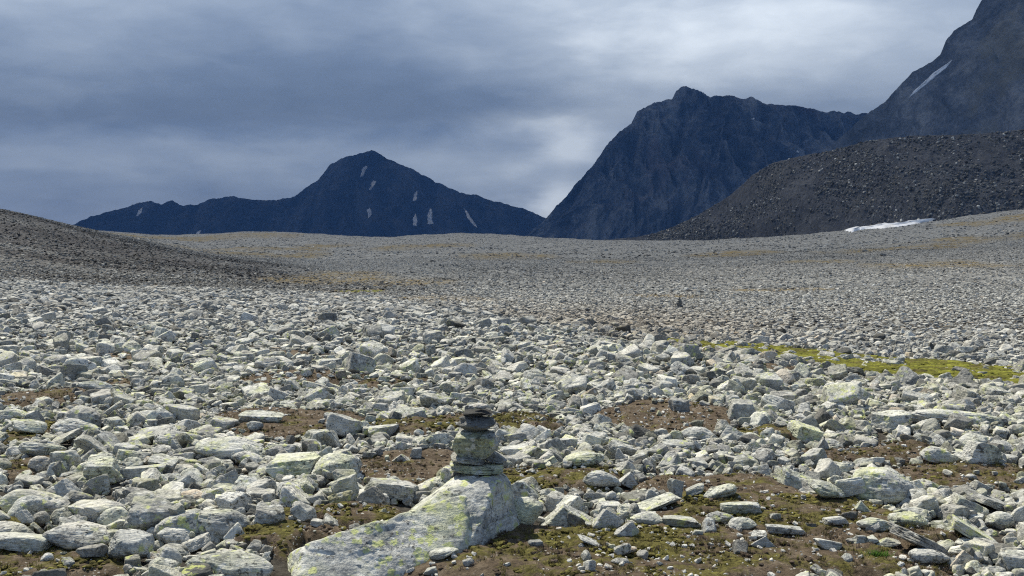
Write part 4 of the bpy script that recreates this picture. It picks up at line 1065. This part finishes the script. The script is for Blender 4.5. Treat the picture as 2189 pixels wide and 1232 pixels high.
# ------------------------------------------------------------------ grass tuft
def grass(px, py, wpx, hpx, n, label):
    D = gdepth(px, py); ax, _ = ray(px, py); cx0 = float(ax) * D; W = wpx * D / FPX; Hh = hpx * D / FPX
    V, F = [], []
    for _ in range(n):
        x = cx0 + random.gauss(0, W * .25); y = D + random.gauss(0, W * .16); z = float(ground_z(x, y)) - .005
        h = Hh * random.uniform(.4, 1.1); a = random.uniform(0, 6.28); ln = random.uniform(.2, .9) * h; ww = random.uniform(.0015, .003)
        dx, dy = math.cos(a), math.sin(a); b = len(V)
        for k in range(4):
            t = k / 3; cx_, cy_, cz_ = x + dx * ln * t * t, y + dy * ln * t * t, z + h * t * (1 - .25 * t); q = ww * (1 - t * .9)
            V += [(cx_ - dy * q, cy_ + dx * q, cz_), (cx_ + dy * q, cy_ - dx * q, cz_)]
        for k in range(3): F.append((b + 2 * k, b + 2 * k + 1, b + 2 * k + 3, b + 2 * k + 2))
    me = bpy.data.meshes.new('grass_tuft'); me.from_pydata(V, [], F); link('grass_tuft', me, GRASS, label, 'grass tuft')
grass(1877, 1212, 48, 17, 420, 'bright green grass tuft on the moss at lower right')

# ------------------------------------------------------------------ unseen cloud bank placed to shade the plain and mountains, and the blue air
def cloud_bank():
    H0 = 2500.0; off = Vector((SUNV.x, SUNV.y)) * (H0 / SUNV.z)
    nx, ny = 60, 60
    xs = np.linspace(-6500, 6500, nx) + off.x; ys = np.linspace(20, 7900, ny) + off.y
    X, Y = np.meshgrid(xs, ys)
    lo = H0 + 90 * fbm(X / 700, Y / 700, 0, 5, 3); hi = lo + 60 + 260 * np.clip(.5 + fbm(X / 900, Y / 900, 3, 9, 4), 0, 1)
    V = np.concatenate([np.stack([X, Y, lo], -1).reshape(-1, 3), np.stack([X, Y, hi], -1).reshape(-1, 3)])
    F1 = grid_faces(ny, nx); F2 = grid_faces(ny, nx)[:, ::-1] + nx * ny
    per = [j for j in range(nx)] + [i * nx + nx - 1 for i in range(1, ny)] + [(ny - 1) * nx + j for j in range(nx - 2, -1, -1)] + [i * nx for i in range(ny - 2, 0, -1)]
    per = np.array(per); nxt = np.roll(per, -1); F3 = np.stack([per, per + nx * ny, nxt + nx * ny, nxt], 1)
    me = mesh_np('cloud', V, np.vstack([F1, F2, F3]))
    m, t = new_mat('cloud_vapour')
    P = t.new('ShaderNodeNewGeometry').outputs['Position']; sp = t.new('ShaderNodeSeparateXYZ', {0: P})
    yy = t.math('ADD', t.math('SUBTRACT', sp.outputs[1], off.y), t.math('MULTIPLY', t.math('SUBTRACT', t.noise(P, .006, 4, .6), .5), 90))
    d = t.math('ADD', t.math('MULTIPLY', t.step(yy, 30, 220), .36), t.math('MULTIPLY', t.step(yy, 1000, 1500), .46))
    df = t.new('ShaderNodeBsdfDiffuse', {0: (.8, .8, .8, 1)}); tr = t.new('ShaderNodeBsdfTranslucent', {0: (.8, .8, .8, 1)}); tp = t.new('ShaderNodeBsdfTransparent')
    mx = t.new('ShaderNodeMixShader', {0: .12, 1: df.outputs[0], 2: tr.outputs[0]})
    mx2 = t.new('ShaderNodeMixShader', {0: d, 1: tp.outputs[0], 2: mx.outputs[0]})
    t.new('ShaderNodeOutputMaterial', {0: mx2.outputs[0]})
    link('cloud', me, m, 'unseen cloud bank high over the mountains, shading them and the plain', 'cloud', kind='stuff')
cloud_bank()
def haze():
    V = [(x, y, z) for x in (-9700, 9700) for y in (-9700, 9700) for z in (-110, 900)]
    F = [(0, 1, 3, 2), (4, 6, 7, 5), (0, 4, 5, 1), (2, 3, 7, 6), (0, 2, 6, 4), (1, 5, 7, 3)]
    me = bpy.data.meshes.new('haze'); me.from_pydata(V, [], F)
    m, t = new_mat('blue_air')
    v = t.new('ShaderNodeVolumePrincipled', {'Color': (.17, .42, 1.0, 1), 'Density': 9.5e-5, 'Anisotropy': 0.0})
    t.new('ShaderNodeOutputMaterial', {1: v.outputs[0]})
    link('haze', me, m, kind='stuff')
haze()
